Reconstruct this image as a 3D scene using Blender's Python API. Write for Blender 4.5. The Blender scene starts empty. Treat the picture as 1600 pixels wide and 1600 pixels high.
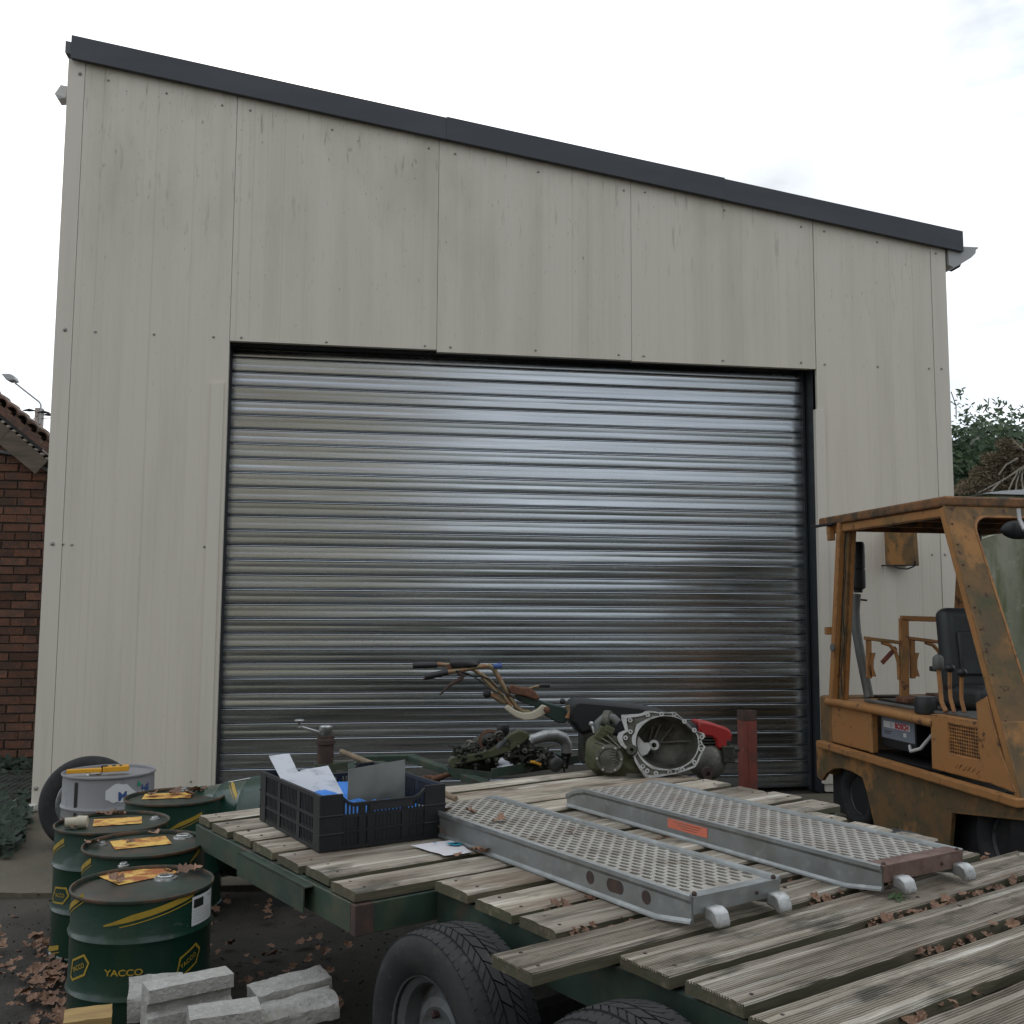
import bpy, math, random
from math import sin, cos, pi, radians, sqrt, atan2, hypot
from mathutils import Vector, Matrix, noise
import numpy as np

S = bpy.context.scene
COL = S.collection
random.seed(7)

# ------------------------------------------------------------------ camera
F_PX, YAW, PITCH, ROLL = 1570.0, 0.1493, 0.09597, 0.005692
CAM = Vector((0.970, -7.354, 1.39))
_f = Vector((sin(YAW) * cos(PITCH), cos(YAW) * cos(PITCH), sin(PITCH)))
_r0 = Vector((cos(YAW), -sin(YAW), 0)); _u0 = _r0.cross(_f)
_r = cos(ROLL) * _r0 + sin(ROLL) * _u0
_u = -sin(ROLL) * _r0 + cos(ROLL) * _u0
cam = bpy.data.cameras.new('camera'); camo = bpy.data.objects.new('camera', cam); COL.objects.link(camo)
cam.sensor_width = 36; cam.sensor_fit = 'HORIZONTAL'; cam.lens = 36 * F_PX / 1600
cam.clip_start = 0.05; cam.clip_end = 2000
camo.matrix_world = Matrix(((_r.x, _u.x, -_f.x, CAM.x), (_r.y, _u.y, -_f.y, CAM.y), (_r.z, _u.z, -_f.z, CAM.z), (0, 0, 0, 1)))
S.camera = camo

# ------------------------------------------------------------------ world, sun, exposure
SUN_EL, SUN_AZ = radians(34), radians(-12)      # behind the building, a little to the left
w = bpy.data.worlds.new('World'); S.world = w; w.use_nodes = True
nt = w.node_tree; nt.nodes.clear()
def wn(t, **k):
    n = nt.nodes.new(t)
    for a, b in k.items(): setattr(n, a, b)
    return n
sky = wn('ShaderNodeTexSky', sky_type='NISHITA', sun_disc=False, sun_elevation=SUN_EL, sun_rotation=SUN_AZ, dust_density=2.0)
bg1 = wn('ShaderNodeBackground'); bg1.inputs[1].default_value = 0.12
nt.links.new(sky.outputs[0], bg1.inputs[0])
# thin bright cloud over most of the sky, brighter towards the veiled sun
geo = wn('ShaderNodeTexCoord')
dot = wn('ShaderNodeVectorMath', operation='DOT_PRODUCT')
dot.inputs[1].default_value = (sin(SUN_AZ) * cos(SUN_EL), cos(SUN_AZ) * cos(SUN_EL), sin(SUN_EL))
nt.links.new(geo.outputs['Generated'], dot.inputs[0])
mr = wn('ShaderNodeMapRange'); mr.inputs[1].default_value = -1; mr.inputs[2].default_value = 1; mr.inputs[3].default_value = 0.74; mr.inputs[4].default_value = 1.55
nt.links.new(dot.outputs['Value'], mr.inputs[0])
cl = wn('ShaderNodeBackground'); cl.inputs[0].default_value = (0.90, 0.95, 1.0, 1)
n2m = wn('ShaderNodeMapping'); n2m.inputs['Scale'].default_value = (1.0, 1.0, 2.2); n2m.inputs['Location'].default_value = (3.3, .4, 1.9); nt.links.new(geo.outputs['Generated'], n2m.inputs[0])
n2 = wn('ShaderNodeTexNoise'); n2.inputs['Scale'].default_value = 2.0; n2.inputs['Detail'].default_value = 7; nt.links.new(n2m.outputs[0], n2.inputs['Vector'])
m2 = wn('ShaderNodeMapRange'); m2.inputs[1].default_value = .36; m2.inputs[2].default_value = .52; m2.inputs[3].default_value = .53; m2.inputs[4].default_value = 1.0; nt.links.new(n2.outputs[0], m2.inputs[0])
mm = wn('ShaderNodeMath', operation='MULTIPLY'); nt.links.new(mr.outputs[0], mm.inputs[0]); nt.links.new(m2.outputs[0], mm.inputs[1])
nt.links.new(mm.outputs[0], cl.inputs[1])
mp = wn('ShaderNodeMapping'); mp.inputs['Scale'].default_value = (1.2, 1.2, 4.0)
nt.links.new(geo.outputs['Generated'], mp.inputs[0])
nz = wn('ShaderNodeTexNoise'); nz.inputs['Scale'].default_value = 2.3; nz.inputs['Detail'].default_value = 6; nz.inputs['Roughness'].default_value = 0.6
nt.links.new(mp.outputs[0], nz.inputs['Vector'])
cr = wn('ShaderNodeMapRange'); cr.inputs[1].default_value = 0.34; cr.inputs[2].default_value = 0.50; cr.inputs[3].default_value = 0.35; cr.inputs[4].default_value = 1.0
nt.links.new(nz.outputs[0], cr.inputs[0])
mx = wn('ShaderNodeMixShader'); nt.links.new(cr.outputs[0], mx.inputs[0]); nt.links.new(bg1.outputs[0], mx.inputs[1]); nt.links.new(cl.outputs[0], mx.inputs[2])
out = wn('ShaderNodeOutputWorld'); nt.links.new(mx.outputs[0], out.inputs[0])
sun = bpy.data.lights.new('sun', 'SUN'); sun.energy = 1.2; sun.angle = radians(12); sun.color = (1, 0.96, 0.9)
suno = bpy.data.objects.new('sun', sun); COL.objects.link(suno)
sd = Vector((sin(SUN_AZ) * cos(SUN_EL), cos(SUN_AZ) * cos(SUN_EL), sin(SUN_EL)))
suno.rotation_euler = (-sd).to_track_quat('-Z', 'Y').to_euler()
S.view_settings.view_transform = 'Standard'; S.view_settings.look = 'None'; S.view_settings.gamma = 1
S.view_settings.exposure = 0.16; S.view_settings.use_curve_mapping = False
S.render.engine = 'CYCLES'
S.cycles.max_bounces = 6; S.cycles.use_denoising = True

# ------------------------------------------------------------------ geometry on known planes
def ray(px, py): return _r * ((px - 800) / F_PX) - _u * ((py - 800) / F_PX) + _f
def onY(px, py, y=0.0):
    d = ray(px, py); return CAM + d * ((y - CAM.y) / d.y)
def onZ(px, py, z=0.0):
    d = ray(px, py); return CAM + d * ((z - CAM.z) / d.z)
def onP(px, py, p, n):
    d = ray(px, py); p = Vector(p); n = Vector(n); return CAM + d * ((p - CAM).dot(n) / d.dot(n))

# ------------------------------------------------------------------ mesh builder
class MB:
    def __init__(s): s.v = []; s.f = []; s.m = []
    def add(s, vs, fs, M=None, mi=0):
        b = len(s.v)
        s.v += [tuple(M @ Vector(p)) if M is not None else tuple(p) for p in vs]
        s.f += [tuple(b + i for i in f) for f in fs]; s.m += [mi] * len(fs)
        return s
    def box(s, x0, x1, y0, y1, z0, z1, M=None, mi=0):
        vs = [(x0, y0, z0), (x1, y0, z0), (x1, y1, z0), (x0, y1, z0), (x0, y0, z1), (x1, y0, z1), (x1, y1, z1), (x0, y1, z1)]
        return s.add(vs, [(0, 3, 2, 1), (4, 5, 6, 7), (0, 1, 5, 4), (1, 2, 6, 5), (2, 3, 7, 6), (3, 0, 4, 7)], M, mi)
    def bar(s, p0, p1, a, b, up=(0, 0, 1), mi=0):
        p0 = Vector(p0); p1 = Vector(p1); d = (p1 - p0); L = d.length; d.normalize(); up = Vector(up)
        if abs(d.dot(up)) > .98: up = Vector((1, 0, 0))
        sx = d.cross(up).normalized(); sz = sx.cross(d)
        M = Matrix(((d.x, sx.x, sz.x, p0.x), (d.y, sx.y, sz.y, p0.y), (d.z, sx.z, sz.z, p0.z), (0, 0, 0, 1)))
        return s.box(0, L, -a / 2, a / 2, -b / 2, b / 2, M, mi)
    def tube(s, pts, r, n=10, caps=True, mi=0):
        pts = [Vector(p) for p in pts]; k = len(pts); rs = r if isinstance(r, (list, tuple)) else [r] * k
        vs = []; prev = None
        for i, p in enumerate(pts):
            d = (pts[min(i + 1, k - 1)] - pts[max(i - 1, 0)]).normalized()
            if prev is None: a = d.orthogonal().normalized()
            else: a = (prev - d * prev.dot(d)).normalized()
            prev = a; b = d.cross(a)
            vs += [p + (a * cos(2 * pi * j / n) + b * sin(2 * pi * j / n)) * rs[i] for j in range(n)]
        fs = [(i * n + j, i * n + (j + 1) % n, (i + 1) * n + (j + 1) % n, (i + 1) * n + j) for i in range(k - 1) for j in range(n)]
        if caps: fs += [tuple(reversed(range(n))), tuple(range((k - 1) * n, k * n))]
        return s.add(vs, fs, None, mi)
    def lathe(s, prof, n=32, M=None, mi=0, cap=False, loop=False):
        k = len(prof); vs = [(r * cos(2 * pi * j / n), r * sin(2 * pi * j / n), z) for r, z in prof for j in range(n)]
        fs = [(i * n + j, i * n + (j + 1) % n, (i + 1) * n + (j + 1) % n, (i + 1) * n + j) for i in range(k - 1) for j in range(n)]
        if loop: fs += [((k - 1) * n + j, (k - 1) * n + (j + 1) % n, (j + 1) % n, j) for j in range(n)]
        if cap: fs += [tuple(reversed(range(n))), tuple(range((k - 1) * n, k * n))]
        return s.add(vs, fs, M, mi)
    def prism(s, poly, o, ex, ey, depth, mi=0):
        """polygon in the plane (o, ex, ey) pushed back along -(ex x ey) by depth"""
        o = Vector(o); ex = Vector(ex); ey = Vector(ey); nn = ex.cross(ey).normalized(); n = len(poly)
        a = [o + ex * x + ey * y for x, y in poly]; b = [p - nn * depth for p in a]
        fs = [tuple(range(n)), tuple(reversed(range(n, 2 * n)))] + [(i, n + i, n + (i + 1) % n, (i + 1) % n) for i in range(n)]
        return s.add(a + b, fs, None, mi)
    def frame(s, outer, inner, o, ex, ey, depth, mi=0):
        """ring between two outlines with the same number of points"""
        o = Vector(o); ex = Vector(ex); ey = Vector(ey); nn = ex.cross(ey).normalized(); n = len(outer)
        A = [o + ex * x + ey * y for x, y in outer]; B = [o + ex * x + ey * y for x, y in inner]
        vs = A + B + [p - nn * depth for p in A] + [p - nn * depth for p in B]; fs = []
        for i in range(n):
            j = (i + 1) % n
            fs += [(i, j, n + j, n + i), (2 * n + j, 2 * n + i, 3 * n + i, 3 * n + j), (i, 2 * n + i, 2 * n + j, j), (n + j, 3 * n + j, 3 * n + i, n + i)]
        return s.add(vs, fs, None, mi)
    def ico(s, c, r, M=None, sub=1, mi=0, sc=(1, 1, 1), jit=0):
        n1, n2 = (8, 5) if sub == 1 else (16, 10)
        vs = [(0, 0, 1)] + [(sin(pi * i / n2) * cos(2 * pi * j / n1), sin(pi * i / n2) * sin(2 * pi * j / n1), cos(pi * i / n2)) for i in range(1, n2) for j in range(n1)] + [(0, 0, -1)]
        fs = [(0, 1 + j, 1 + (j + 1) % n1) for j in range(n1)]
        for i in range(n2 - 2): fs += [(1 + i * n1 + j, 1 + (i + 1) * n1 + j, 1 + (i + 1) * n1 + (j + 1) % n1, 1 + i * n1 + (j + 1) % n1) for j in range(n1)]
        L = len(vs) - 1; b = 1 + (n2 - 2) * n1; fs += [(L, b + (j + 1) % n1, b + j) for j in range(n1)]
        vv = []
        for p in vs:
            k = r * (1 + jit * noise.noise(Vector(p) * 1.7 + Vector(c) * 3)); vv.append((c[0] + p[0] * k * sc[0], c[1] + p[1] * k * sc[1], c[2] + p[2] * k * sc[2]))
        return s.add(vv, fs, M, mi)
    def mesh(s, name, mats, smooth=None):
        me = bpy.data.meshes.new(name); me.from_pydata(s.v, [], s.f)
        for m in (mats if isinstance(mats, (list, tuple)) else [mats]): me.materials.append(m)
        if any(s.m): me.polygons.foreach_set('material_index', s.m)
        me.update()
        if smooth is not None:
            me.polygons.foreach_set('use_smooth', [True] * len(me.polygons)); me.set_sharp_from_angle(angle=radians(smooth))
        return me
    def build(s, name, mats, parent=None, smooth=None, bevel=0, seg=1, loc=None):
        o = bpy.data.objects.new(name, s.mesh(name, mats, smooth)); COL.objects.link(o)
        if parent is not None: o.parent = parent
        if loc is not None: o.location = loc
        if bevel:
            b = o.modifiers.new('bevel', 'BEVEL'); b.width = bevel; b.segments = seg; b.limit_method = 'ANGLE'; b.angle_limit = radians(40); b.harden_normals = False
        return o

def tag(o, label=None, cat=None, group=None, kind=None):
    if label: o['label'] = label
    if cat: o['category'] = cat
    if group: o['group'] = group
    if kind: o['kind'] = kind
    return o
def thing(name, label, cat, loc=(0, 0, 0), rz=0, group=None):
    o = bpy.data.objects.new(name, None); COL.objects.link(o); o.location = loc; o.rotation_euler = (0, 0, rz); o.empty_display_size = .1
    return tag(o, label, cat, group)
def copy_tree(o, parent=None):
    c = o.copy(); COL.objects.link(c); c.parent = parent
    for ch in list(o.children): copy_tree(ch, c)
    return c
def inst(src, name, parent, loc=(0, 0, 0), rot=(0, 0, 0), sc=None):
    o = bpy.data.objects.new(name, src if isinstance(src, bpy.types.Mesh) else src.data); COL.objects.link(o)
    o.parent = parent; o.location = loc; o.rotation_euler = rot
    if sc: o.scale = sc
    return o
def T(x=0, y=0, z=0, rx=0, ry=0, rz=0): return Matrix.Translation((x, y, z)) @ Matrix.Rotation(rz, 4, 'Z') @ Matrix.Rotation(ry, 4, 'Y') @ Matrix.Rotation(rx, 4, 'X')

# ------------------------------------------------------------------ materials
def mat(name, col, rough=.7, metal=0, layers=(), bump=None, rnd=0, spec=.5, coat=0, rlayer=None, emit=None, edge=None):
    """layers: (colour, scale, lo, hi, amount[, detail]) noise masks blended over the base colour"""
    m = bpy.data.materials.new(name); m.use_nodes = True; t = m.node_tree; L = t.links; b = t.nodes['Principled BSDF']
    b.inputs['Roughness'].default_value = rough; b.inputs['Metallic'].default_value = metal; b.inputs['Specular IOR Level'].default_value = spec
    b.inputs['Coat Weight'].default_value = coat
    tc = t.nodes.new('ShaderNodeTexCoord'); oi = t.nodes.new('ShaderNodeObjectInfo')
    mul = t.nodes.new('ShaderNodeMath'); mul.operation = 'MULTIPLY'; mul.inputs[1].default_value = 37.0 if rnd is not None else 0
    L.new(oi.outputs['Random'], mul.inputs[0])
    add = t.nodes.new('ShaderNodeVectorMath'); add.operation = 'ADD'; L.new(tc.outputs['Object'], add.inputs[0]); L.new(mul.outputs[0], add.inputs[1])
    V = add.outputs[0]
    def nz(scale, det=5, k=0):
        sc = scale if isinstance(scale, (tuple, list)) else (scale,) * 3
        mp = t.nodes.new('ShaderNodeMapping'); mp.inputs['Scale'].default_value = sc; mp.inputs['Location'].default_value = (k * 3.1, k * 1.7, k * 5.3); L.new(V, mp.inputs[0])
        n = t.nodes.new('ShaderNodeTexNoise'); n.inputs['Scale'].default_value = 1; n.inputs['Detail'].default_value = det; n.inputs['Roughness'].default_value = .6
        L.new(mp.outputs[0], n.inputs['Vector']); return n.outputs[0]
    cur = t.nodes.new('ShaderNodeRGB'); cur.outputs[0].default_value = (*col, 1); cur = cur.outputs[0]
    for k, ly in enumerate(layers):
        c, scale, lo, hi, amt = ly[:5]; det = ly[5] if len(ly) > 5 else 5
        r = t.nodes.new('ShaderNodeMapRange'); r.inputs[1].default_value = lo; r.inputs[2].default_value = hi; r.inputs[3].default_value = 0; r.inputs[4].default_value = amt
        L.new(nz(scale, det, k + 1), r.inputs[0])
        if len(ly) > 6:          # stain that thins out down the wall, by height on the object itself
            sx = t.nodes.new('ShaderNodeSeparateXYZ'); L.new(tc.outputs['Object'], sx.inputs[0]); zr = t.nodes.new('ShaderNodeMapRange')
            zr.inputs[1].default_value, zr.inputs[2].default_value = ly[6]; zr.inputs[3].default_value = ly[7] if len(ly) > 7 else 0.0; L.new(sx.outputs[2], zr.inputs[0])
            mm = t.nodes.new('ShaderNodeMath'); mm.operation = 'MULTIPLY'; L.new(r.outputs[0], mm.inputs[0]); L.new(zr.outputs[0], mm.inputs[1]); r = mm
        mx = t.nodes.new('ShaderNodeMix'); mx.data_type = 'RGBA'; L.new(r.outputs[0], mx.inputs[0]); L.new(cur, mx.inputs[6]); mx.inputs[7].default_value = (*c, 1); cur = mx.outputs[2]
    if edge:                 # paint worn through along the real edges of the part
        bv = t.nodes.new('ShaderNodeBevel'); bv.samples = 4; bv.inputs['Radius'].default_value = edge[1]; ge = t.nodes.new('ShaderNodeNewGeometry')
        dp_ = t.nodes.new('ShaderNodeVectorMath'); dp_.operation = 'DOT_PRODUCT'; L.new(bv.outputs[0], dp_.inputs[0]); L.new(ge.outputs['Normal'], dp_.inputs[1])
        r1 = t.nodes.new('ShaderNodeMapRange'); r1.inputs[1].default_value = .995; r1.inputs[2].default_value = .90; L.new(dp_.outputs['Value'], r1.inputs[0])
        r2 = t.nodes.new('ShaderNodeMapRange'); r2.inputs[1].default_value = .44; r2.inputs[2].default_value = .56; r2.inputs[4].default_value = edge[2]; L.new(nz(edge[3] if len(edge) > 3 else 16, 6, 12), r2.inputs[0])
        m3 = t.nodes.new('ShaderNodeMath'); m3.operation = 'MULTIPLY'; L.new(r1.outputs[0], m3.inputs[0]); L.new(r2.outputs[0], m3.inputs[1])
        mx = t.nodes.new('ShaderNodeMix'); mx.data_type = 'RGBA'; L.new(m3.outputs[0], mx.inputs[0]); L.new(cur, mx.inputs[6]); mx.inputs[7].default_value = (*edge[0], 1); cur = mx.outputs[2]
    if rnd:
        h = t.nodes.new('ShaderNodeHueSaturation'); r = t.nodes.new('ShaderNodeMapRange'); r.inputs[3].default_value = 1 - rnd; r.inputs[4].default_value = 1 + rnd
        L.new(oi.outputs['Random'], r.inputs[0]); L.new(r.outputs[0], h.inputs['Value']); L.new(cur, h.inputs['Color']); cur = h.outputs[0]
    L.new(cur, b.inputs['Base Color'])
    if rlayer:
        r = t.nodes.new('ShaderNodeMapRange'); r.inputs[1].default_value = .35; r.inputs[2].default_value = .65; r.inputs[3].default_value = rlayer[1]; r.inputs[4].default_value = rlayer[2]
        L.new(nz(rlayer[0], 5, 9), r.inputs[0]); L.new(r.outputs[0], b.inputs['Roughness'])
    if bump:
        bp = t.nodes.new('ShaderNodeBump'); bp.inputs['Strength'].default_value = 1; bp.inputs['Distance'].default_value = bump[1]
        L.new(nz(bump[0], bump[2] if len(bump) > 2 else 5, 7), bp.inputs['Height']); L.new(bp.outputs[0], b.inputs['Normal'])
    return m

M = {}
M['cream'] = mat('cream_cladding', (.645, .598, .515), .55, 0, [((.50, .465, .385), (5, 5, .35), .45, .70, .50), ((.66, .62, .55), (46, 46, .04), .56, .66, .22, 2), ((.42, .40, .32), (52, 52, .06), .62, .70, .28, 2), ((.30, .30, .21), (1.7, 1, .8), .50, .70, .42, 5, (3.4, 5.2), .05), ((.10, .11, .065), (24, 24, 3.2), .60, .72, .60, 6, (3.6, 5.2), .10), ((.09, .09, .06), (50, 50, 16), .65, .73, .7, 5, (3.0, 5.0), .25)], bump=((3, 3, .6), .0012), rnd=.02)
M['cream_trim'] = mat('cream_trim', (.65, .605, .525), .5, 0, [((.48, .45, .37), (9, 9, .5), .5, .75, .4)], rnd=.02)
M['fascia'] = mat('anthracite_flashing', (.040, .045, .056), .5, 0, [((.075, .08, .09), (1, 4, 4), .4, .7, .5)])
M['galv'] = mat('galvanised_slat', (.53, .57, .62), .24, 1, [((.40, .41, .41), (.35, 8, 8), .4, .7, .6), ((.66, .66, .66), (2.2, 60, 60), .55, .7, .5)], bump=((.7, 14, 14), .0008, 3), rnd=.10, rlayer=((.8, 20, 20), .18, .31))
M['rail'] = mat('dark_guide_rail', (.030, .036, .042), .5, .3, [((.018, .02, .022), (3, 3, 1), .4, .7, .6)])
M['screw'] = mat('screw_cap', (.30, .30, .28), .45, .3)
M['dark'] = mat('black_rubber_dark', (.012, .012, .013), .8)
M['white_metal'] = mat('white_painted_metal', (.62, .61, .59), .45, 0, [((.4, .38, .33), 6, .5, .75, .5)])
M['roof'] = mat('roof_sheet', (.12, .13, .14), .6)
M['brick'] = mat('red_brick', (.14, .062, .038), .9, 0, [((.075, .045, .035), 7, .40, .60, .85), ((.06, .055, .05), 22, .5, .75, .7), ((.30, .11, .06), 40, .55, .75, .5)], bump=(60, .004), rnd=.42)
M['mortar'] = mat('old_mortar', (.075, .062, .05), .95, 0, [((.055, .05, .045), 8, .4, .7, .8)], bump=(50, .006))
M['tile'] = mat('clay_pantile', (.16, .085, .06), .85, 0, [((.05, .045, .04), 14, .4, .65, .8), ((.30, .28, .24), 30, .6, .75, .6)], bump=(50, .003), rnd=.25)
M['oldwood'] = mat('weathered_board', (.15, .12, .09), .9, 0, [((.07, .06, .05), (3, 20, 20), .4, .7, .8)], bump=((4, 60, 60), .002))
M['cable'] = mat('grey_cable', (.16, .17, .18), .5)
M['concrete_post'] = mat('concrete_post', (.42, .36, .32), .9)
M['lampgrey'] = mat('lamp_grey', (.40, .40, .40), .5)
M['lampglass'] = mat('lamp_glass', (.62, .62, .58), .3)
M['wood'] = mat('weathered_decking', (.365, .315, .25), .85, 0, [((.17, .145, .105), (2.2, 34, 34), .45, .66, .80), ((.10, .09, .065), (3.5, 120, 120), .52, .66, .6), ((.68, .64, .56), (1.6, 26, 26), .54, .68, .75), ((.06, .055, .042), (4, 9, 9), .54, .68, .85), ((.12, .13, .06), (3, 7, 7), .60, .78, .55), ((.13, .08, .05), (1.6, 5, 5), .52, .70, .7)], bump=((5, 120, 120), .0038), rnd=.24)
M['wood_end'] = mat('damp_plank_edge', (.095, .082, .05), .9, 0, [((.07, .075, .04), (3, 14, 14), .42, .64, .85), ((.20, .17, .11), (2, 30, 30), .54, .7, .7)], bump=((5, 60, 60), .003), rnd=.2)
M['greensteel'] = mat('green_trailer_steel', (.022, .050, .034), .65, 0, [((.075, .045, .03), 9, .56, .68, .8), ((.075, .085, .045), 5, .46, .66, .75), ((.012, .02, .016), 3, .42, .62, .7)], bump=(40, .0012), edge=((.11, .10, .07), .008, .7))
M['rust'] = mat('rusty_steel', (.11, .05, .03), .85, .1, [((.21, .10, .05), 30, .45, .65, .7), ((.04, .03, .028), 12, .5, .7, .8)], bump=(90, .0015))
M['rubber'] = mat('tyre_rubber', (.013, .0135, .015), .78, 0, [((.036, .034, .032), 11, .45, .70, .6), ((.075, .064, .045), 26, .6, .75, .5)], bump=(120, .0008))
M['rim'] = mat('grey_steel_rim', (.12, .13, .135), .6, .2, [((.05, .04, .035), 14, .5, .7, .8), ((.21, .21, .20), 6, .55, .75, .5)], bump=(60, .001))
M['hub'] = mat('rusty_hub', (.06, .04, .035), .8, .2, [((.13, .07, .045), 30, .5, .7, .6)])
M['alu'] = mat('weathered_galvanised_ramp', (.30, .315, .315), .50, .7, [((.20, .20, .18), 5, .42, .68, .7), ((.50, .51, .50), 16, .55, .75, .5)], bump=(70, .0006), rlayer=(14, .38, .62))
M['aludeck'] = mat('dusty_ramp_deck', (.40, .38, .34), .6, .5, [((.23, .19, .15), 9, .45, .68, .7), ((.50, .49, .46), 24, .55, .7, .5)], bump=(80, .0006))
M['aludeck2'] = mat('rusty_ramp_deck', (.37, .35, .32), .62, .45, [((.25, .20, .165), 7, .46, .68, .6), ((.45, .43, .40), 18, .55, .7, .5)], bump=(80, .0006))
M['rustpaint'] = mat('rusty_red_end', (.17, .105, .085), .8, .1, [((.09, .05, .038), 14, .44, .60, .8), ((.30, .24, .20), 7, .6, .75, .5)], bump=(60, .001))
M['castalu'] = mat('cast_aluminium', (.46, .465, .46), .5, .8, [((.16, .15, .13), 12, .50, .68, .8), ((.65, .66, .66), 40, .5, .7, .5)], bump=(90, .001))
M['castdark'] = mat('oily_cast_aluminium', (.15, .145, .125), .6, .5, [((.05, .048, .035), 9, .42, .65, .85), ((.30, .28, .24), 22, .6, .74, .7)], bump=(50, .002))
M['olive'] = mat('mossy_gearbox_casting', (.10, .10, .055), .8, .1, [((.05, .06, .025), 7, .4, .65, .8), ((.20, .19, .13), 24, .6, .74, .7)], bump=(60, .002))
M['blackp'] = mat('black_crate_plastic', (.006, .0075, .0095), .5, 0, [((.022, .021, .019), 14, .55, .75, .5)], bump=(60, .0006))
M['blue'] = mat('bright_blue_plastic_bag', (.018, .19, .62), .38, 0, [((.012, .12, .42), 12, .45, .65, .6)], bump=(18, .01))
M['whitepanel'] = mat('scuffed_white_board', (.66, .68, .73), .5, 0, [((.40, .42, .47), (14, 14, 40), .52, .68, .7), ((.20, .21, .24), 60, .66, .74, .8)], bump=(30, .001))
M['sheet'] = mat('dull_zinc_sheet', (.33, .34, .34), .35, .85, [((.24, .25, .25), 4, .4, .7, .6)], rlayer=(6, .28, .5))
M['stick'] = mat('bare_wooden_handle', (.21, .155, .10), .8, 0, [((.11, .08, .05), (30, 30, 4), .45, .7, .7)])
M['paper'] = mat('white_paper', (.62, .60, .62), .7, 0, [((.45, .43, .42), 12, .5, .75, .5)])
M['teal'] = mat('teal_print', (.02, .25, .36), .6)
M['yellowprint'] = mat('yellow_drum_print', (.36, .24, .025), .5, 0, [((.22, .15, .03), 25, .5, .7, .5)])
M['drum'] = mat('dark_green_drum', (.004, .034, .020), .36, 0, [((.010, .030, .022), 5, .45, .7, .6), ((.03, .034, .026), 40, .66, .76, .6), ((.014, .022, .016), (12, 12, 3), .5, .7, .6)], bump=(9, .003), coat=.3)
M['drumlid'] = mat('drum_lid_grime', (.012, .026, .018), .42, 0, [((.060, .032, .020), 6, .46, .62, .85), ((.025, .05, .038), 5, .5, .7, .6), ((.13, .09, .06), 30, .62, .75, .6)], bump=(40, .001), rnd=.1)
M['rim_rust'] = mat('drum_rim', (.030, .040, .030), .5, .2, [((.12, .06, .03), 14, .45, .60, .8)])
M['lidlabel'] = mat('sodden_yellow_label', (.66, .40, .09), .75, 0, [((.30, .085, .025), 13, .44, .58, .95), ((.80, .62, .16), 16, .56, .72, .8), ((.16, .07, .03), 26, .62, .76, .8)], bump=(30, .001))
M['silver'] = mat('bung_cap', (.45, .46, .46), .3, .9, [((.2, .2, .19), 30, .5, .7, .6)])
M['greydrum'] = mat('grey_drum_paint', (.24, .24, .25), .45, 0, [((.26, .26, .27), 4, .45, .7, .5), ((.12, .11, .10), 14, .6, .75, .6)], bump=(10, .001))
M['blackprint'] = mat('black_print', (.012, .012, .012), .6)
M['whiteprint'] = mat('white_sticker', (.66, .66, .66), .5, 0, [((.5, .5, .49), 10, .5, .75, .4)])
M['blueprint'] = mat('blue_print', (.04, .09, .26), .5)
M['greenprint'] = mat('green_print', (.02, .30, .17), .5)
M['redprint'] = mat('red_print', (.48, .02, .03), .5)
M['yellowtool'] = mat('yellow_plastic', (.68, .33, .02), .4, 0, [((.45, .2, .03), 20, .55, .7, .5)])
M['leaf'] = mat('dead_leaf_brown', (.24, .135, .085), .8, 0, [((.11, .06, .04), 9, .4, .65, .8), ((.30, .19, .12), 60, .55, .7, .6)], rnd=.35)
M['greenleaf'] = mat('green_leaf', (.05, .10, .025), .6, 0, [((.03, .06, .02), 20, .4, .7, .6)], rnd=.3)
M['block'] = mat('broken_concrete_block', (.40, .385, .36), .92, 0, [((.24, .23, .21), 16, .42, .66, .6), ((.50, .49, .48), 60, .52, .68, .7), ((.10, .095, .085), 110, .62, .70, .8), ((.25, .23, .14), 6, .58, .75, .5)], bump=(95, .008, 8))
M['woodblock'] = mat('yellow_wood_offcut', (.36, .24, .09), .85, 0, [((.22, .14, .06), (6, 40, 40), .4, .65, .7)])
M['orange'] = mat('faded_orange_forklift_paint', (.37, .165, .050), .62, 0, [((.34, .175, .06), 3.2, .44, .66, .7), ((.13, .105, .042), 3.0, .56, .72, .7), ((.085, .040, .025), 13, .615, .68, .9), ((.45, .25, .09), 9, .58, .76, .5)], bump=(30, .0016), edge=((.07, .035, .022), .014, .9))
M['orange_dirty'] = mat('algae_covered_orange_paint', (.175, .098, .038), .75, 0, [((.095, .072, .037), 6, .42, .60, .85), ((.38, .18, .055), 3.5, .54, .63, .85), ((.070, .075, .034), 5, .55, .66, .8), ((.06, .03, .02), 16, .62, .69, .9), ((.05, .055, .03), 14, .58, .72, .7), ((.42, .40, .32), 46, .73, .78, .8)], bump=(36, .002), edge=((.33, .155, .05), .02, .8, 7))
M['orange_roof'] = mat('rusting_orange_roof', (.22, .10, .038), .75, 0, [((.060, .048, .030), 9, .42, .6, .9), ((.33, .16, .045), 9, .56, .68, .9)], bump=(40, .002))
M['seat'] = mat('black_seat_vinyl', (.020, .023, .024), .5, 0, [((.045, .055, .045), 5, .5, .75, .6)], bump=(14, .002))
M['blackm'] = mat('black_metal', (.02, .02, .022), .5, .2, [((.05, .04, .035), 20, .55, .7, .6)])
M['pipe'] = mat('grey_exhaust_pipe', (.15, .155, .15), .6, .4, [((.09, .085, .075), 7, .4, .7, .7)])
M['battery'] = mat('battery_grey', (.20, .22, .26), .45)
M['beacon'] = mat('orange_beacon_lens', (.45, .07, .02), .25)
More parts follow.
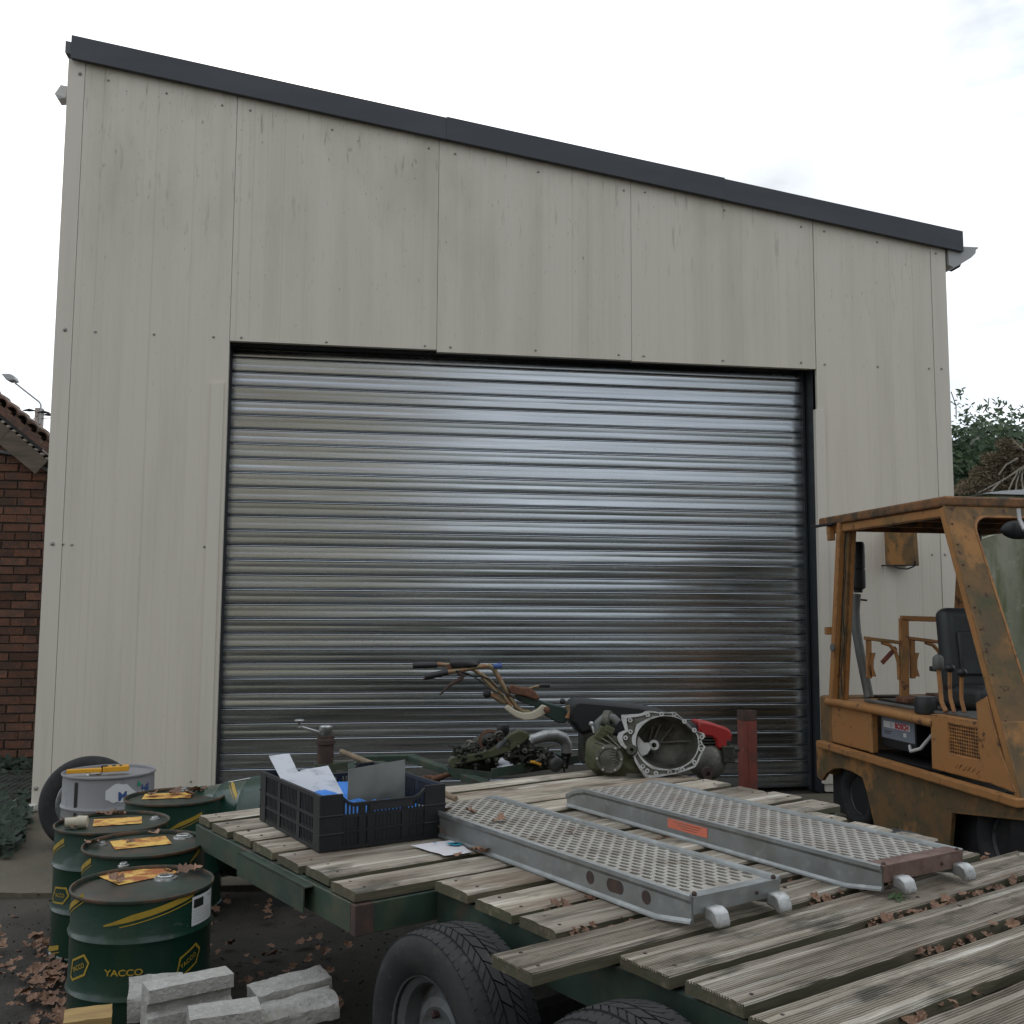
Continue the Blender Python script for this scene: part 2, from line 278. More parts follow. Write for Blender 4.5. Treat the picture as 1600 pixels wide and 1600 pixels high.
M['redmetal'] = mat('red_brown_painted_post', (.20, .048, .033), .7, 0, [((.10, .04, .03), 12, .45, .65, .8), ((.26, .11, .08), 30, .6, .74, .5)], bump=(50, .001))
M['redplastic'] = mat('faded_red_cover', (.33, .02, .018), .42, 0, [((.25, .02, .018), 8, .5, .7, .6)])
M['sticker_o'] = mat('orange_sticker', (.65, .17, .10), .6, 0, [((.5, .2, .15), 22, .5, .7, .6)])
M['gold'] = mat('rusted_plated_tube', (.25, .20, .12), .55, .5, [((.26, .11, .05), 26, .45, .62, .9), ((.45, .42, .34), 14, .58, .72, .8)], bump=(80, .001))
M['creambracket'] = mat('cream_bracket_rusty', (.44, .40, .31), .6, 0, [((.20, .07, .04), 30, .62, .70, .9)])
M['greentank'] = mat('dark_green_cover', (.012, .03, .025), .5, 0, [((.03, .045, .035), 9, .5, .7, .6)])
M['blackplas'] = mat('black_plastic', (.011, .012, .013), .5)
M['darkoil'] = mat('oily_dark_metal', (.03, .03, .026), .6, .3, [((.085, .08, .065), 16, .5, .7, .7), ((.055, .06, .03), 6, .5, .7, .7)], bump=(60, .003))
M['slab'] = mat('concrete_apron', (.12, .102, .072), .93, 0, [((.085, .073, .052), 2.2, .42, .66, .8), ((.09, .085, .07), 7, .55, .72, .7), ((.085, .10, .05), 1.6, .55, .75, .5), ((.20, .175, .135), 30, .6, .74, .5)], bump=(40, .006))
M['asphalt'] = mat('worn_asphalt', (.033, .028, .022), .93, 0, [((.017, .015, .012), 3, .42, .66, .8), ((.075, .064, .048), 1.1, .5, .7, .7), ((.12, .105, .085), 120, .64, .74, .8)], bump=(70, .010, 8))
M['soil'] = mat('dark_soil', (.035, .035, .025), .95, 0, [((.02, .03, .015), 6, .4, .7, .8)], bump=(30, .02))
M['wiremesh'] = mat('wire_mesh', (.13, .135, .13), .55, .6)
M['weed'] = mat('dark_weed_leaves', (.012, .028, .015), .7, 0, [((.025, .045, .02), 12, .5, .7, .7)], rnd=.3)
M['ivy'] = mat('ivy_leaves', (.028, .060, .018), .65, 0, [((.060, .10, .03), 2.4, .5, .7, .7), ((.10, .12, .04), 4.5, .62, .76, .6)], bump=None)
M['bark'] = mat('bark', (.09, .07, .05), .9)
M['deadtwig'] = mat('dead_conifer_foliage', (.185, .145, .09), .9, 0, [((.07, .055, .035), 3, .4, .7, .7), ((.21, .17, .10), 8, .55, .75, .6)])
M['paletwig'] = mat('bare_pale_branch', (.30, .27, .22), .85)
M['mossywall'] = mat('algae_stained_wall', (.31, .31, .24), .85, 0, [((.14, .15, .09), (2.2, 2, .7), .38, .58, .9), ((.085, .11, .035), (4, 4, .9), .46, .60, .85), ((.43, .42, .35), 18, .58, .74, .6), ((.20, .15, .08), (5, 5, 2), .64, .76, .6)], bump=(30, .002))
M['paleroof'] = mat('pale_sheet', (.55, .57, .60), .5)
M['render'] = mat('beige_render_wall', (.34, .31, .225), .9)
# ------------------------------------------------------------------ ground
g = MB()
N = 40
xs = [-400, -120, -40, -14] + list(np.linspace(-6, 9, N)) + [16, 40, 120, 400]
ys = [-400, -120, -40, -14] + list(np.linspace(-7, 6, N)) + [14, 40, 120, 400]
vs = []
for y in ys:
    for x in xs:
        z = 0.018 * noise.noise(Vector((x * 1.3, y * 1.3, 0))) - .02 if abs(x) < 12 and abs(y) < 12 else -.02
        vs.append((x, y, z))
nx = len(xs)
g.add(vs, [(j * nx + i, j * nx + i + 1, (j + 1) * nx + i + 1, (j + 1) * nx + i) for j in range(len(ys) - 1) for i in range(nx - 1)])
tag(g.build('ground', M['asphalt'], smooth=60), kind='structure')
sl = MB()
edge = [(-1.25, 0.0), (-1.32, -.6), (-1.20, -1.2), (-1.02, -1.65)]
front = [(x, -2.05 + .14 * noise.noise(Vector((x * 1.7, 3, 0)))) for x in np.linspace(-.9, 7.5, 30)]
pl = edge + front + [(7.5, 0.0)]
sl.prism([(x, y) for x, y in pl], (0, 0, .008), (1, 0, 0), (0, 1, 0), .06)
tag(sl.build('concrete_apron', M['slab']), kind='structure')
so = MB(); so.prism([(-6, -1.9), (-1.75, -1.75), (-1.45, -1.3), (-1.30, -.8), (-1.36, 0), (-1.36, 1.9), (-6, 1.9)], (0, 0, .012), (1, 0, 0), (0, 1, 0), .03)
tag(so.build('soil_strip', M['soil']), kind='structure')

# ------------------------------------------------------------------ garage
XL, XR = -1.20, 5.64
def ztop(x): return 5.172 - .1478 * x
gar = thing('garage', 'tall cream clad workshop with a sloping dark roof edge and wide roller shutter', 'building', (0, 0, 0))
def panel(x0, x1, z0, name='wall_panel', zt=None, y=0.0, mtl='cream', ribs=True, dep=.045):
    mb = MB(); pr = [(x0 + .0015, y)]
    if ribs:
        k = x0 + .0475
        while k < x1 - .03:
            pr += [(k - .005, y), (k - .0015, y + .0012), (k + .0015, y + .0012), (k + .005, y)]; k += .095
    pr += [(x1 - .0015, y)]
    T_ = zt if zt else ztop
    a = [(x, yy, z0) for x, yy in pr]; b = [(x, yy, T_(x)) for x, yy in pr]; n = len(pr)
    mb.add(a + b, [(i, i + 1, n + i + 1, n + i) for i in range(n - 1)])
    xa, xb = x0 + .0015, x1 - .0015
    mb.add([(xa, y, z0), (xb, y, z0), (xb, y + dep, z0), (xa, y + dep, z0), (xa, y, T_(xa)), (xb, y, T_(xb)), (xb, y + dep, T_(xb)), (xa, y + dep, T_(xa))],
           [(0, 3, 2, 1), (4, 5, 6, 7), (1, 2, 6, 5), (3, 0, 4, 7), (2, 3, 7, 6)])
    return mb.build(name, M[mtl], gar)
panel(-1.08, 0.0, .02)
panel(0.0, 1.5, 3.312); panel(1.5, 3.0, 3.296); panel(3.0, 4.5, 3.290)
panel(4.5 + .003, 5.51, .02, zt=ztop)
# left jamb part below the lintel line is covered by the first panel; trims
panel(XL, -1.08, .01, 'corner_trim', y=-.002, mtl='cream_trim', ribs=False)
panel(5.51, XR, .01, 'corner_trim', y=-.006, mtl='cream_trim', ribs=False)
MB().box(-.115, -.028, -.012, .11, .08, 2.998).build('jamb_trim', M['cream_trim'], gar)
MB().box(4.482, 4.560, -.012, .03, .08, 2.965).build('jamb_trim', M['cream_trim'], gar)
for x0, x1 in ((XL, -.115),): pass
bk = MB()
bk.box(XL + .01, 0.0, .05, .20, 0.0, 3.3); bk.box(4.53, XR - .01, .05, .20, 0, 3.3); bk.box(XL + .01, XR - .01, .05, .2, 3.405, 4.2)
bk.build('backing_wall', M['dark'], gar)
# side walls and roof
sw = MB()
sw.add([(XL, .05, 0), (XL, 9, 0), (XL, 9, ztop(XL)), (XL, .05, ztop(XL)), (XL + .08, .05, 0), (XL + .08, 9, 0), (XL + .08, 9, ztop(XL)), (XL + .08, .05, ztop(XL))], [(0, 3, 2, 1), (4, 5, 6, 7), (0, 4, 7, 3), (1, 2, 6, 5)])
sw.build('side_wall', M['cream'], gar)
sw = MB()
sw.add([(XR, .05, 0), (XR, 9, 0), (XR, 9, ztop(XR)), (XR, .05, ztop(XR)), (XR - .08, .05, 0), (XR - .08, 9, 0), (XR - .08, 9, ztop(XR)), (XR - .08, .05, ztop(XR))], [(0, 1, 2, 3), (4, 7, 6, 5), (0, 3, 7, 4), (1, 5, 6, 2)])
sw.build('side_wall', M['cream'], gar)
sw = MB().box(XL, XR, 8.9, 9, 0, 4.2); sw.build('back_wall', M['cream'], gar)
rf = MB(); xa, xb = XL - .02, 5.77
rf.add([(xa, -.02, ztop(xa) + .03), (xb, -.02, ztop(xb) + .03), (xb, 9.1, ztop(xb) + .03), (xa, 9.1, ztop(xa) + .03), (xa, -.02, ztop(xa) + .12), (xb, -.02, ztop(xb) + .12), (xb, 9.1, ztop(xb) + .12), (xa, 9.1, ztop(xa) + .12)],
       [(0, 3, 2, 1), (4, 5, 6, 7), (0, 1, 5, 4), (1, 2, 6, 5), (2, 3, 7, 6), (3, 0, 4, 7)])
rf.build('roof', M['roof'], gar)
# verge flashing in three lapped lengths
for i, (x0, x1) in enumerate(((XL + .028, 1.57), (1.55, 3.75), (3.73, 5.775))):
    fa = MB(); y0 = -.050 - .004 * (i % 2)
    def q(x, dz): return ztop(x) + dz
    lo, hi = -.012, .158 + .006 * (i == 1)
    pts = [(y0, lo), (y0, hi), (.25, hi + .004), (.25, hi - .01), (y0 + .012, hi - .012), (y0 + .012, lo + .006), (-.01, lo + .004), (-.01, lo)]
    a = [(x0, yy, q(x0, dz)) for yy, dz in pts]; b = [(x1, yy, q(x1, dz)) for yy, dz in pts]; n = len(pts)
    fa.add(a + b, [(j, n + j, n + (j + 1) % n, (j + 1) % n) for j in range(n)] + [tuple(reversed(range(n))), tuple(range(n, 2 * n))])
    fa.build('roof_flashing', M['fascia'], gar)
# screws
scr = MB().lathe([(0, -.0095), (.0045, -.009), (.0075, -.006), (.0080, -.003), (.013, -.002), (.013, 0)], 10, T(rx=-pi / 2)).mesh('screw', M['screw'], 40)
for px, py in [(125, 115), (169, 125), (260, 145), (347, 164), (391, 172), (519, 202), (670, 231), (711, 240), (841, 268), (975, 297), (1008, 300), (1132, 328), (1252, 354), (1288, 361), (1371, 378), (1462, 396),
               (101.6, 515), (149, 518), (240.5, 522), (333.5, 526), (377, 527), (510, 534), (664, 540), (704, 542), (837, 547), (967, 554), (1006, 556), (1130, 563), (1252, 566), (1289, 569), (1372, 572.5), (1452, 575.5), (1471, 576),
               (82, 849.6), (98, 850), (112, 851), (319, 854), (1292, 863.5), (1457, 866.4), (1476.5, 866.4), (56, 1232), (298, 1221)]:
    p = onY(px, py, -.006); inst(scr, 'screw', gar, (p.x, 0.004 if -1.08 < p.x < 5.51 else -.002, p.z), sc=(1.15, 1.3, 1.15))
# base bracket at the left corner
MB().box(-1.30, -1.16, -.05, .03, .02, .055).box(-1.30, -1.29, -.05, .03, .0, .09).build('corner_bracket', M['white_metal'], gar)

# roller shutter: thing is the garage, part the shutter, sub-parts its slats
sh = bpy.data.objects.new('roller_shutter', None); COL.objects.link(sh); sh.parent = gar; sh.location = (0, .215, 0)
PITCH_S = .1075
prof = [(.005, -.001), (.000, .0010), (-.0052, .0030), (-.0068, .0070), (-.0074, .0150), (-.0077, .0260), (-.0076, .0370), (-.0071, .0460), (-.0066, .0510), (-.0066, .0550), (-.0071, .0610), (-.0077, .0700), (-.0080, .0800), (-.0078, .0900), (-.0076, .0945), (-.0092, .0965), (-.0100, .0990), (-.0085, .1018), (-.0030, .1036), (.005, .1045)]
xa, xb = -.10, onY(1257, 800, .2).x
rnd = random.Random(3)
slm = []
for variant in range(8):
    mb = MB(); nseg = 26
    vs = []
    for i in range(nseg + 1):
        x = xa + (xb - xa) * i / nseg
        for k, (y, z) in enumerate(prof):
            wob = .0009 * noise.noise(Vector((x * 1.1, z * 9, variant * 7.1))) + .0006 * noise.noise(Vector((x * 5, z * 30, variant * 3.1)))
            vs.append((x, y + wob, z))
    n = len(prof)
    mb.add(vs, [(i * n + k, (i + 1) * n + k, (i + 1) * n + k + 1, i * n + k + 1) for i in range(nseg) for k in range(n - 1)])
    slm.append(mb.mesh('slat', M['galv'], 50))
z = .02; i = 0
while z < 3.34:
    tilt = (radians(2.6) if i % 2 else radians(-1.5)) + rnd.uniform(-.012, .012)
    inst(slm[(i * 5) % 8], 'slat', sh, (0, rnd.uniform(-.0012, .0012), z), (tilt, 0, 0)); z += PITCH_S; i += 1
MB().box(-.14, 4.56, .245, .251, .0, 3.5).build('shutter_backing', M['dark'], gar)
MB().box(xb - .012, xb + .006, .165, .24, 0, 3.33).box(xb + .006, 4.50, .185, .24, 0, 3.33).box(4.484, 4.50, .03, .185, 0, 3.33).build('guide_rail', M['rail'], gar)
MB().box(-.075, -.062, .02, .19, 0, 3.33).build('guide_rail', M['rail'], gar)
MB().box(4.482, 4.532, .03, .14, 2.96, 3.33).build('guide_cover', M['rail'], gar)
MB().box(-.06, 4.53, .05, .135, 3.300, 3.40).box(-.06, 4.53, .135, .24, 3.345, 3.40).build('lintel_beam', M['dark'], gar)  # lintel shaped deep and black to put the top slats in shade

# gutter at the low end (right)
gt = MB(); zc = ztop(5.70)
pr = [(5.66, -.14), (5.70, -.16), (5.78, -.12), (5.86, -.07), (5.90, -.03), (5.905, .005), (5.925, .012), (5.925, .022), (5.70, .018), (5.66, .0)]
a = [(x, -.02, zc + z_ + .01) for x, z_ in pr]; b = [(x, 9.0, zc + z_ + .01) for x, z_ in pr]; n = len(pr)
gt.add(a + b, [(j, n + j, n + (j + 1) % n, (j + 1) % n) for j in range(n)] + [tuple(reversed(range(n))), tuple(range(n, 2 * n))])
gt.build('gutter', M['lampgrey'], gar)
# floodlights
p = onY(1490, 413, .25)
fl = thing('floodlight', 'small black floodlight under the gutter at the right corner of the workshop', 'lamp', (p.x, .25, p.z))
MB().prism([(-.05, .04), (.055, .035), (.02, -.045), (-.05, -.035)], (0, -.06, 0), (1, 0, 0), (0, 0, 1), .12).build('housing', M['blackm'], fl, bevel=.004)
MB().box(-.10, -.04, -.012, .012, -.012, .012).build('bracket', M['blackm'], fl)
p = onY(99, 147, .2)
fl = fl2 = thing('floodlight', 'small white floodlight tilted outward high on the left corner of the workshop', 'lamp', (p.x, .2, p.z))
MB().prism([(-.062, -.030), (-.012, .062), (.058, .052), (.040, -.058), (-.02, -.075)], (0, -.06, 0), (1, 0, 0), (0, 0, 1), .14).build('housing', M['white_metal'], fl, bevel=.004)
MB().prism([(-.060, -.034), (.036, -.064), (.030, -.072), (-.03, -.082)], (0, -.064, 0), (1, 0, 0), (0, 0, 1), .13).build('lens', M['lampgrey'], fl)
MB().box(.03, .10, -.015, .015, -.01, .03).build('bracket', M['white_metal'], fl)

fl2.scale = (.78, .78, .78)
# ------------------------------------------------------------------ brick house on the left
YB = 2.0
bh = thing('brick_house', 'old red brick outbuilding wall with clay pantiles on its sloping top, left of the workshop', 'building', (0, YB, 0))
bricks = []
bm = []
for k in range(3):
    mb = MB(); sx, sz = .104 + .002 * k, .031
    mb.box(-sx, sx, -.012, .05, -sz, sz)
    mb.v = [(x + .008 * noise.noise(Vector((x * 30, k, z * 30))), y + .004 * noise.noise(Vector((x * 30 + 9, k, z * 30))), z + .004 * noise.noise(Vector((x * 30, k + 5, z * 30)))) for x, y, z in mb.v]
    bm.append(mb.mesh('brick', M['brick']))
XB0, XB1 = -2.80, -1.45
nb = 0
ra = onY(0, 628, YB - .12); rb = onY(82, 696, YB - .12); kk_ = (rb.z - ra.z) / (rb.x - ra.x)
for row in range(50):
    z = .05 + row * .075; off = 0 if row % 2 else .112
    x = XB0 + off
    while x < XB1 - .05:
        if nb < 299 and z < ra.z - .20 + kk_ * (x + .21 - ra.x): inst(bm[rnd.randrange(3)], 'brick', bh, (x + .1 + rnd.uniform(-.004, .004), rnd.uniform(-.004, .004), z + rnd.uniform(-.003, .003)), (rnd.uniform(-.02, .02), rnd.uniform(-.012, .012), 0)); nb += 1
        x += .224
wl = MB(); ra = onY(0, 628, YB - .12); rb = onY(82, 696, YB - .12); kk_ = (rb.z - ra.z) / (rb.x - ra.x)
wl.prism([(-2.86, 0), (-1.40, 0)] + [(x_, ra.z - .14 + kk_ * (x_ - ra.x)) for x_ in (-1.40, -2.86)], (0, .004, 0), (1, 0, 0), (0, 0, 1), .35)
wl.build('wall', M['mortar'], bh)
# verge: direction of the roof slope, measured on the wall plane
ra = onY(0, 628, YB - .12); rb = onY(82, 696, YB - .12)
sl_ = (rb - ra).normalized(); up = Vector((-sl_.z, 0, sl_.x))
L0 = -.9; 
rm_ = MB(); qq = [Vector((ra.x, -.16, ra.z)) + sl_ * s_ + up * h_ for s_, h_ in ((L0 - .3, -.016), (1.1, -.016), (1.1, -.075), (L0 - .3, -.075))]; bb_ = Vector((0, .36, 0))
rm_.add(qq + [q_ + bb_ for q_ in qq], [(0, 3, 2, 1), (4, 5, 6, 7), (0, 1, 5, 4), (1, 2, 6, 5), (2, 3, 7, 6), (3, 0, 4, 7)]); rm_.build('roof', M['tile'], bh)
def rpt(s_, h, y=-.14): 
    q_ = ra + sl_ * s_ + up * h; return (q_.x, y, q_.z)
tl = MB()
npf = 7
for side in (0,):
    vs = []
    for yy in (0, .34):
        for j in range(npf + 1):
            a_ = pi * j / npf; vs.append((-.066 * cos(a_), yy, .060 * sin(a_)))
        for j in range(npf + 1):
            a_ = pi * j / npf; vs.append((-.052 * cos(a_), yy, .046 * sin(a_)))
    n = npf + 1
    fs = [(j, j + 1, 2 * n + j + 1, 2 * n + j) for j in range(npf)] + [(n + j + 1, n + j, 3 * n + j, 3 * n + j + 1) for j in range(npf)] + [(j + 1, j, n + j, n + j + 1) for j in range(npf)]
    tl.add(vs, fs); tl.box(.05, .115, 0, .34, -.012, .004)
tm = tl.mesh('roof_tile', M['tile'], 50)
ang = -atan2(sl_.z, sl_.x)
for r_ in range(1):
    for j in range(-9, 9):
        pp = rpt(.03 + j * .112, -.005 + .02 * 0, -.16 + r_ * .3)
        inst(tm, 'roof_tile', bh, (pp[0], pp[1], pp[2]), (0, ang, 0))
MB().prism([(L0, -.055), (.55, -.055), (.55, -.10), (L0, -.10)], (ra.x, -.15, ra.z), sl_, up, .02).build('verge_batten', M['blackm'], bh)
mb = MB()
for j in range(26):
    s_ = -.85 + j * .062; mb.ico(rpt(s_, -.115, -.13), .022, jit=.5, sc=(1.3, .7, .6))
mb.build('mortar_fillet', M['concrete_post'], bh)
MB().prism([(L0, -.125), (.24, -.125), (.24, -.28), (L0, -.28)], (ra.x, -.15, ra.z), sl_, up, .025).build('barge_board', M['oldwood'], bh)
MB().prism([(.25, -.122), (.66, -.122), (.66, -.275), (.25, -.275)], (ra.x, -.17, ra.z), sl_, up, .025).build('barge_board', M['oldwood'], bh)
c = [onY(-60, 702, YB - .06), onY(0, 705, YB - .06), onY(25, 710, YB - .06), onY(50, 721, YB - .06), onY(75, 735, YB - .06), onY(110, 755, YB - .06)]
mb = MB(); mb.tube([(p.x, -.06, p.z) for p in c], .017, 8); mb.build('cable_conduit', M['cable'], bh, smooth=60)
p0 = onY(-20, 688, YB - .05); p1 = onY(24, 690, YB - .05)
MB().box(p0.x, p1.x, -.07, -.02, p0.z - .02, p0.z + .022).build('wall_plate', M['lampgrey'], bh)

# street lamp far behind, on its concrete post
YL = 25.0
pt = onY(62, 638, YL); pb = onY(67, 700, YL)
lamp = thing('street_lamp', 'grey street lamp with a long slanting arm on a concrete post behind the pantiled roof', 'street lamp', (pt.x, YL, 0))
MB().box(-.11, .11, -.11, .11, 0, pt.z).build('pole', M['concrete_post'], lamp, bevel=.02)
e0 = onY(66, 634, YL); e1 = onY(64, 631, YL); e2 = onY(26, 600, YL)
MB().tube([(e0.x - pt.x, -.13, pt.z - .5), (e0.x - pt.x, -.13, e0.z), (e1.x - pt.x - .01, -.13, e1.z + .03), (e2.x - pt.x, -.13, e2.z)], .028, 8).build('arm', M['lampgrey'], lamp, smooth=60)
h = [(7, 587), (20, 587), (27, 590), (30, 598), (23, 598), (16, 598)]
hp = [onY(a_, b_, YL) for a_, b_ in h]
mb = MB(); mb.prism([(p_.x - pt.x, p_.z) for p_ in hp], (0, -.32, 0), (1, 0, 0), (0, 0, 1), .38); mb.build('lamp_head', M['lampgrey'], lamp, bevel=.03)
for dz in (660, 654):
    a_ = onY(30, dz + 3, YL); b_ = onY(100, dz + (-1 if dz == 654 else 5), YL)
wire = MB()
wire.tube([(-30, YL, onY(0, 657, YL).z - .6), (onY(40, 650, YL).x, YL, onY(40, 650, YL).z - .3), (pt.x, YL - .12, pt.z - .25)], .012, 4)
wire.tube([(pt.x, YL - .12, pt.z - .35), (onY(110, 651, YL).x, YL, onY(110, 651, YL).z), (6, YL, pt.z + .8)], .012, 4)
for x_, y_ in ((48, 642), (70, 645), (79, 649)):
    q_ = onY(x_, y_ + 1, YL); wire.tube([(q_.x - .18, YL - .14, q_.z + .0), (q_.x, YL - .14, q_.z + .02), (q_.x + .18, YL - .14, q_.z)], [.015, .05, .015], 6)
tag(wire.build('overhead_wire', M['blackm']), 'thin overhead wires with insulators meeting the concrete lamp post', 'wire')
# ------------------------------------------------------------------ trailer: u across, v along (away from the camera), deck top at z = 0.60
TA = radians(28); TO = onZ(556, 1395, .6); TO.z = 0
DZ = .60
tr = thing('flat_trailer', 'twin axle flat trailer with a weathered plank deck on a green steel frame', 'trailer', TO, TA)
def uvw(p):
    d = p - TO; return Vector((d.x * cos(TA) + d.y * sin(TA), -d.x * sin(TA) + d.y * cos(TA), p.z))
def W(u, v, z): return Vector((TO.x + u * cos(TA) - v * sin(TA), TO.y + u * sin(TA) + v * cos(TA), z))
rnd = random.Random(11)
def plank(u0, u1, v0, v1, rot=0.0, groove=False, dz=0.0, seed=0, broken=0):
    L = u1 - u0; Wd = v1 - v0; t = .028
    top = []
    if groove:
        y = 0; e = .004
        top = [(0, -e), (e, 0)]
        n = 22; pitch = Wd / n
        for k in range(n):
            yc = (k + .5) * pitch
            if k in (3, 4, 16, 17): continue            # flat bands between the fine grooves
            top += [(yc - pitch * .36, 0), (yc - pitch * .2, -.0048), (yc + pitch * .2, -.0048), (yc + pitch * .36, 0)]
        top = [p for p in top if 0 <= p[0] <= Wd - e] + [(Wd - e, 0), (Wd, -e)]
    else:
        top = [(0, -.006), (.006, -.001)] + [(Wd * k / 7, 0) for k in range(1, 7)] + [(Wd - .006, -.001), (Wd, -.006)]
    pr = top + [(Wd, -t), (0, -t)]; n = len(pr)
    ns = max(8, int(L / .06)); vs = []
    for i in range(ns + 1):
        s_ = i / ns; x = L * s_
        for k, (y, z) in enumerate(pr):
            q = Vector((x * 2.2 + seed * 5, y * 3, seed)); w = .004 * noise.noise(q) + .0016 * noise.noise(q * 9)
            ex = 0
            if i in (0, ns): ex = .007 * noise.noise(Vector((y * 40, seed, i))) * (-1 if i == 0 else 1)
            ey = 0
            if k in (0, n - 1) or k in (len(top) - 1, len(top)): ey = (.0065 if groove else .0045) * noise.noise(Vector((x * 14, seed * 3 + (k > 2), z * 10))) + .004 * noise.noise(Vector((x * 2, seed, 1)))
            if broken and i > ns - 5: z -= .012 * abs(noise.noise(Vector((y * 60, i, 3))))
            vs.append((x + ex, y + ey, z + w))
    mb = MB()
    nt_ = len(top)
    mb.add(vs, [(i * n + k, (i + 1) * n + k, (i + 1) * n + (k + 1) % n, i * n + (k + 1) % n)[::-1] for i in range(ns) for k in range(n)] + [tuple(range(n)), tuple(reversed(range(ns * n, ns * n + n)))])
    mb.m = [1 if (k >= nt_ - 1) else 0 for i in range(ns) for k in range(n)] + [1, 1]
    o = mb.build('plank', [M['wood'], M['wood_end']], tr, smooth=28)
    o.location = (u0, v0, DZ + dz); o.rotation_euler = (rnd.uniform(-.004, .004), rnd.uniform(-.002, .002), rot)
    # nail heads, joined per plank end are too small: sit in dark holes
    nb = MB()
    for uu in (.05, min(L - .05, 1.0), L - .06):
        for vv in (.035, Wd - .035):
            nb.lathe([(0, .0012), (.0045, .0012), (.006, -.004)], 8, T(uu + rnd.uniform(-.012, .012), vv + rnd.uniform(-.008, .008), .001))
    tag(nb.build('screw_head', M['hub'], o), kind='stuff')
    return o
PL = [(0.01, 2.225, 1.160, 1.300, 0, 0), (0.004, 2.225, .965, 1.142, 0, 0), (0.012, 2.225, .775, .952, 0, 0), (0.006, 2.225, .578, .760, 0, 0), (0.006, 2.23, .376, .562, 0, 0),
      (0.014, 2.225, .182, .366, 0, 0), (0.004, 2.23, .0, .170, 0, 0), (.245, 1.99, -.205, -.016, 0, 0), (.246, 1.975, -.408, -.218, 0, 0), (.245, 1.96, -.592, -.422, 0, 0),
      (.016, 1.865, -.792, -.618, 0, 1), (.24, 2.00, -.985, -.800, -.010, 1), (.25, 2.2, -1.185, -1.000, -.018, 1), (.21, 2.2, -1.390, -1.205, -.022, 1), (.0, 2.2, -1.59, -1.405, -.022, 1), (.0, 2.2, -1.79, -1.605, -.022, 1), (.0, 2.2, -1.99, -1.805, -.022, 1)]
for i, (u0, u1, v0, v1, rot, gr) in enumerate(PL): plank(u0, u1, v0 + .012, v1 - .011, rot, bool(gr), seed=i, dz=rnd.uniform(-.003, .003) + (.004 if i > 10 else 0), broken=(i == 10))
# steel frame
fr = MB(); zt_ = DZ - .032
fr.box(.0, .022, .03, 1.29, zt_ - .085, zt_ - .002).box(.022, .07, .03, 1.29, zt_ - .085, zt_ - .079)
fr.build('side_rail', M['greensteel'], tr, bevel=.002)
MB().box(2.2, 2.222, .03, 1.29, zt_ - .085, zt_ - .002).build('side_rail', M['greensteel'], tr, bevel=.002)
MB().box(.035, 2.2, .004, .026, zt_ - .088, zt_ - .004).build('cross_beam', M['greensteel'], tr, bevel=.002)
MB().box(.0, .06, .0, .03, zt_ - .088, zt_ - .003).build('corner_plate', M['hub'], tr, bevel=.002)
for v in (.37, .76, 1.15): MB().box(.03, 2.2, v, v + .04, zt_ - .07, zt_ - .004).build('cross_beam', M['greensteel'], tr)
MB().box(.268, .30, -2.0, .0, zt_ - .125, zt_ - .003).build('side_rail', M['greensteel'], tr, bevel=.002)
MB().box(1.90, 1.93, -2.0, .0, zt_ - .125, zt_ - .003).build('side_rail', M['greensteel'], tr, bevel=.002)
for v in (-.5, -1.1, -1.7): MB().box(.30, 1.90, v, v + .05, zt_ - .10, zt_ - .004).build('cross_beam', M['greensteel'], tr)
# left outrigger angle and plate hanging below the side rail
a = uvw(onP(373, 1330, W(-.03, 0, 0), (cos(TA), sin(TA), 0))); b = uvw(onP(476, 1388, W(-.03, 0, 0), (cos(TA), sin(TA), 0)))
v0_, v1_ = sorted((a.y, b.y)); zz = (a.z + b.z) / 2
mb = MB(); mb.box(-.035, -.029, v0_, v1_, zz - .075, zz).box(-.035, .0, v0_, v1_, zz - .006, zz).build('tie_angle', M['greensteel'], tr, bevel=.0015)
MB().prism([(-.0, -.0), (.0, -.06), (.30, -.14), (.36, -.0)], (.02, v0_ + .02, zz), (0, 1, 0), (0, 0, 1), .008).build('gusset_plate', M['blackm'], tr)
# axles
for v in (-.325, -.975): MB().box(.2, 2.0, v - .025, v + .025, .265, .315).build('axle', M['blackm'], tr)
# wheels
R0 = .283
def wheel_mesh():
    ty = MB(); hw = .098
    prof = [(.165, -.070), (.175, -.082), (.205, -.096), (.235, -.101), (.258, -.096), (.270, -.086), (.2755, -.074), (R0 - .0065, -.045), (R0 - .0055, 0), (R0 - .0065, .045), (.2755, .074), (.270, .086), (.258, .096), (.235, .101), (.205, .096), (.175, .082), (.165, .070), (.160, 0)]
    ty.lathe(prof, 72, loop=True)
    n = 66
    def blk(a0, a1, z0, z1, sk, r0=R0 - .0085, r1=R0):
        # one tread block, slanted across the tyre
        def rr(z, r): 
            k = min(1, abs(z) / .09); return r - .0075 * k ** 3
        vs = []
        for z, ad in ((z0, 0), (z1, sk)):
            for a in (a0, a1):
                for r in (r0, r1): vs.append((rr(z, r) * cos(a + ad), rr(z, r) * sin(a + ad), z))
        ty.add(vs, [(0, 1, 3, 2), (4, 6, 7, 5), (1, 5, 7, 3), (0, 4, 5, 1), (2, 3, 7, 6)])
    for i in range(n):
        a = 2 * pi * i / n; w_ = 2 * pi / n
        for sgn in (-1, 1):
            o_ = 0 if sgn > 0 else w_ * .5
            blk(a + o_, a + o_ + w_ * .80, sgn * .050, sgn * .088, w_ * .55, r0=R0 - .016, r1=R0 - .0035)
            blk(a + o_ + w_ * .2, a + o_ + w_ * .98, sgn * .018, sgn * .045, w_ * 1.2)
        if i % 2 == 0: blk(a, a + w_ * 1.75, -.013, .013, w_ * .8)
    return ty
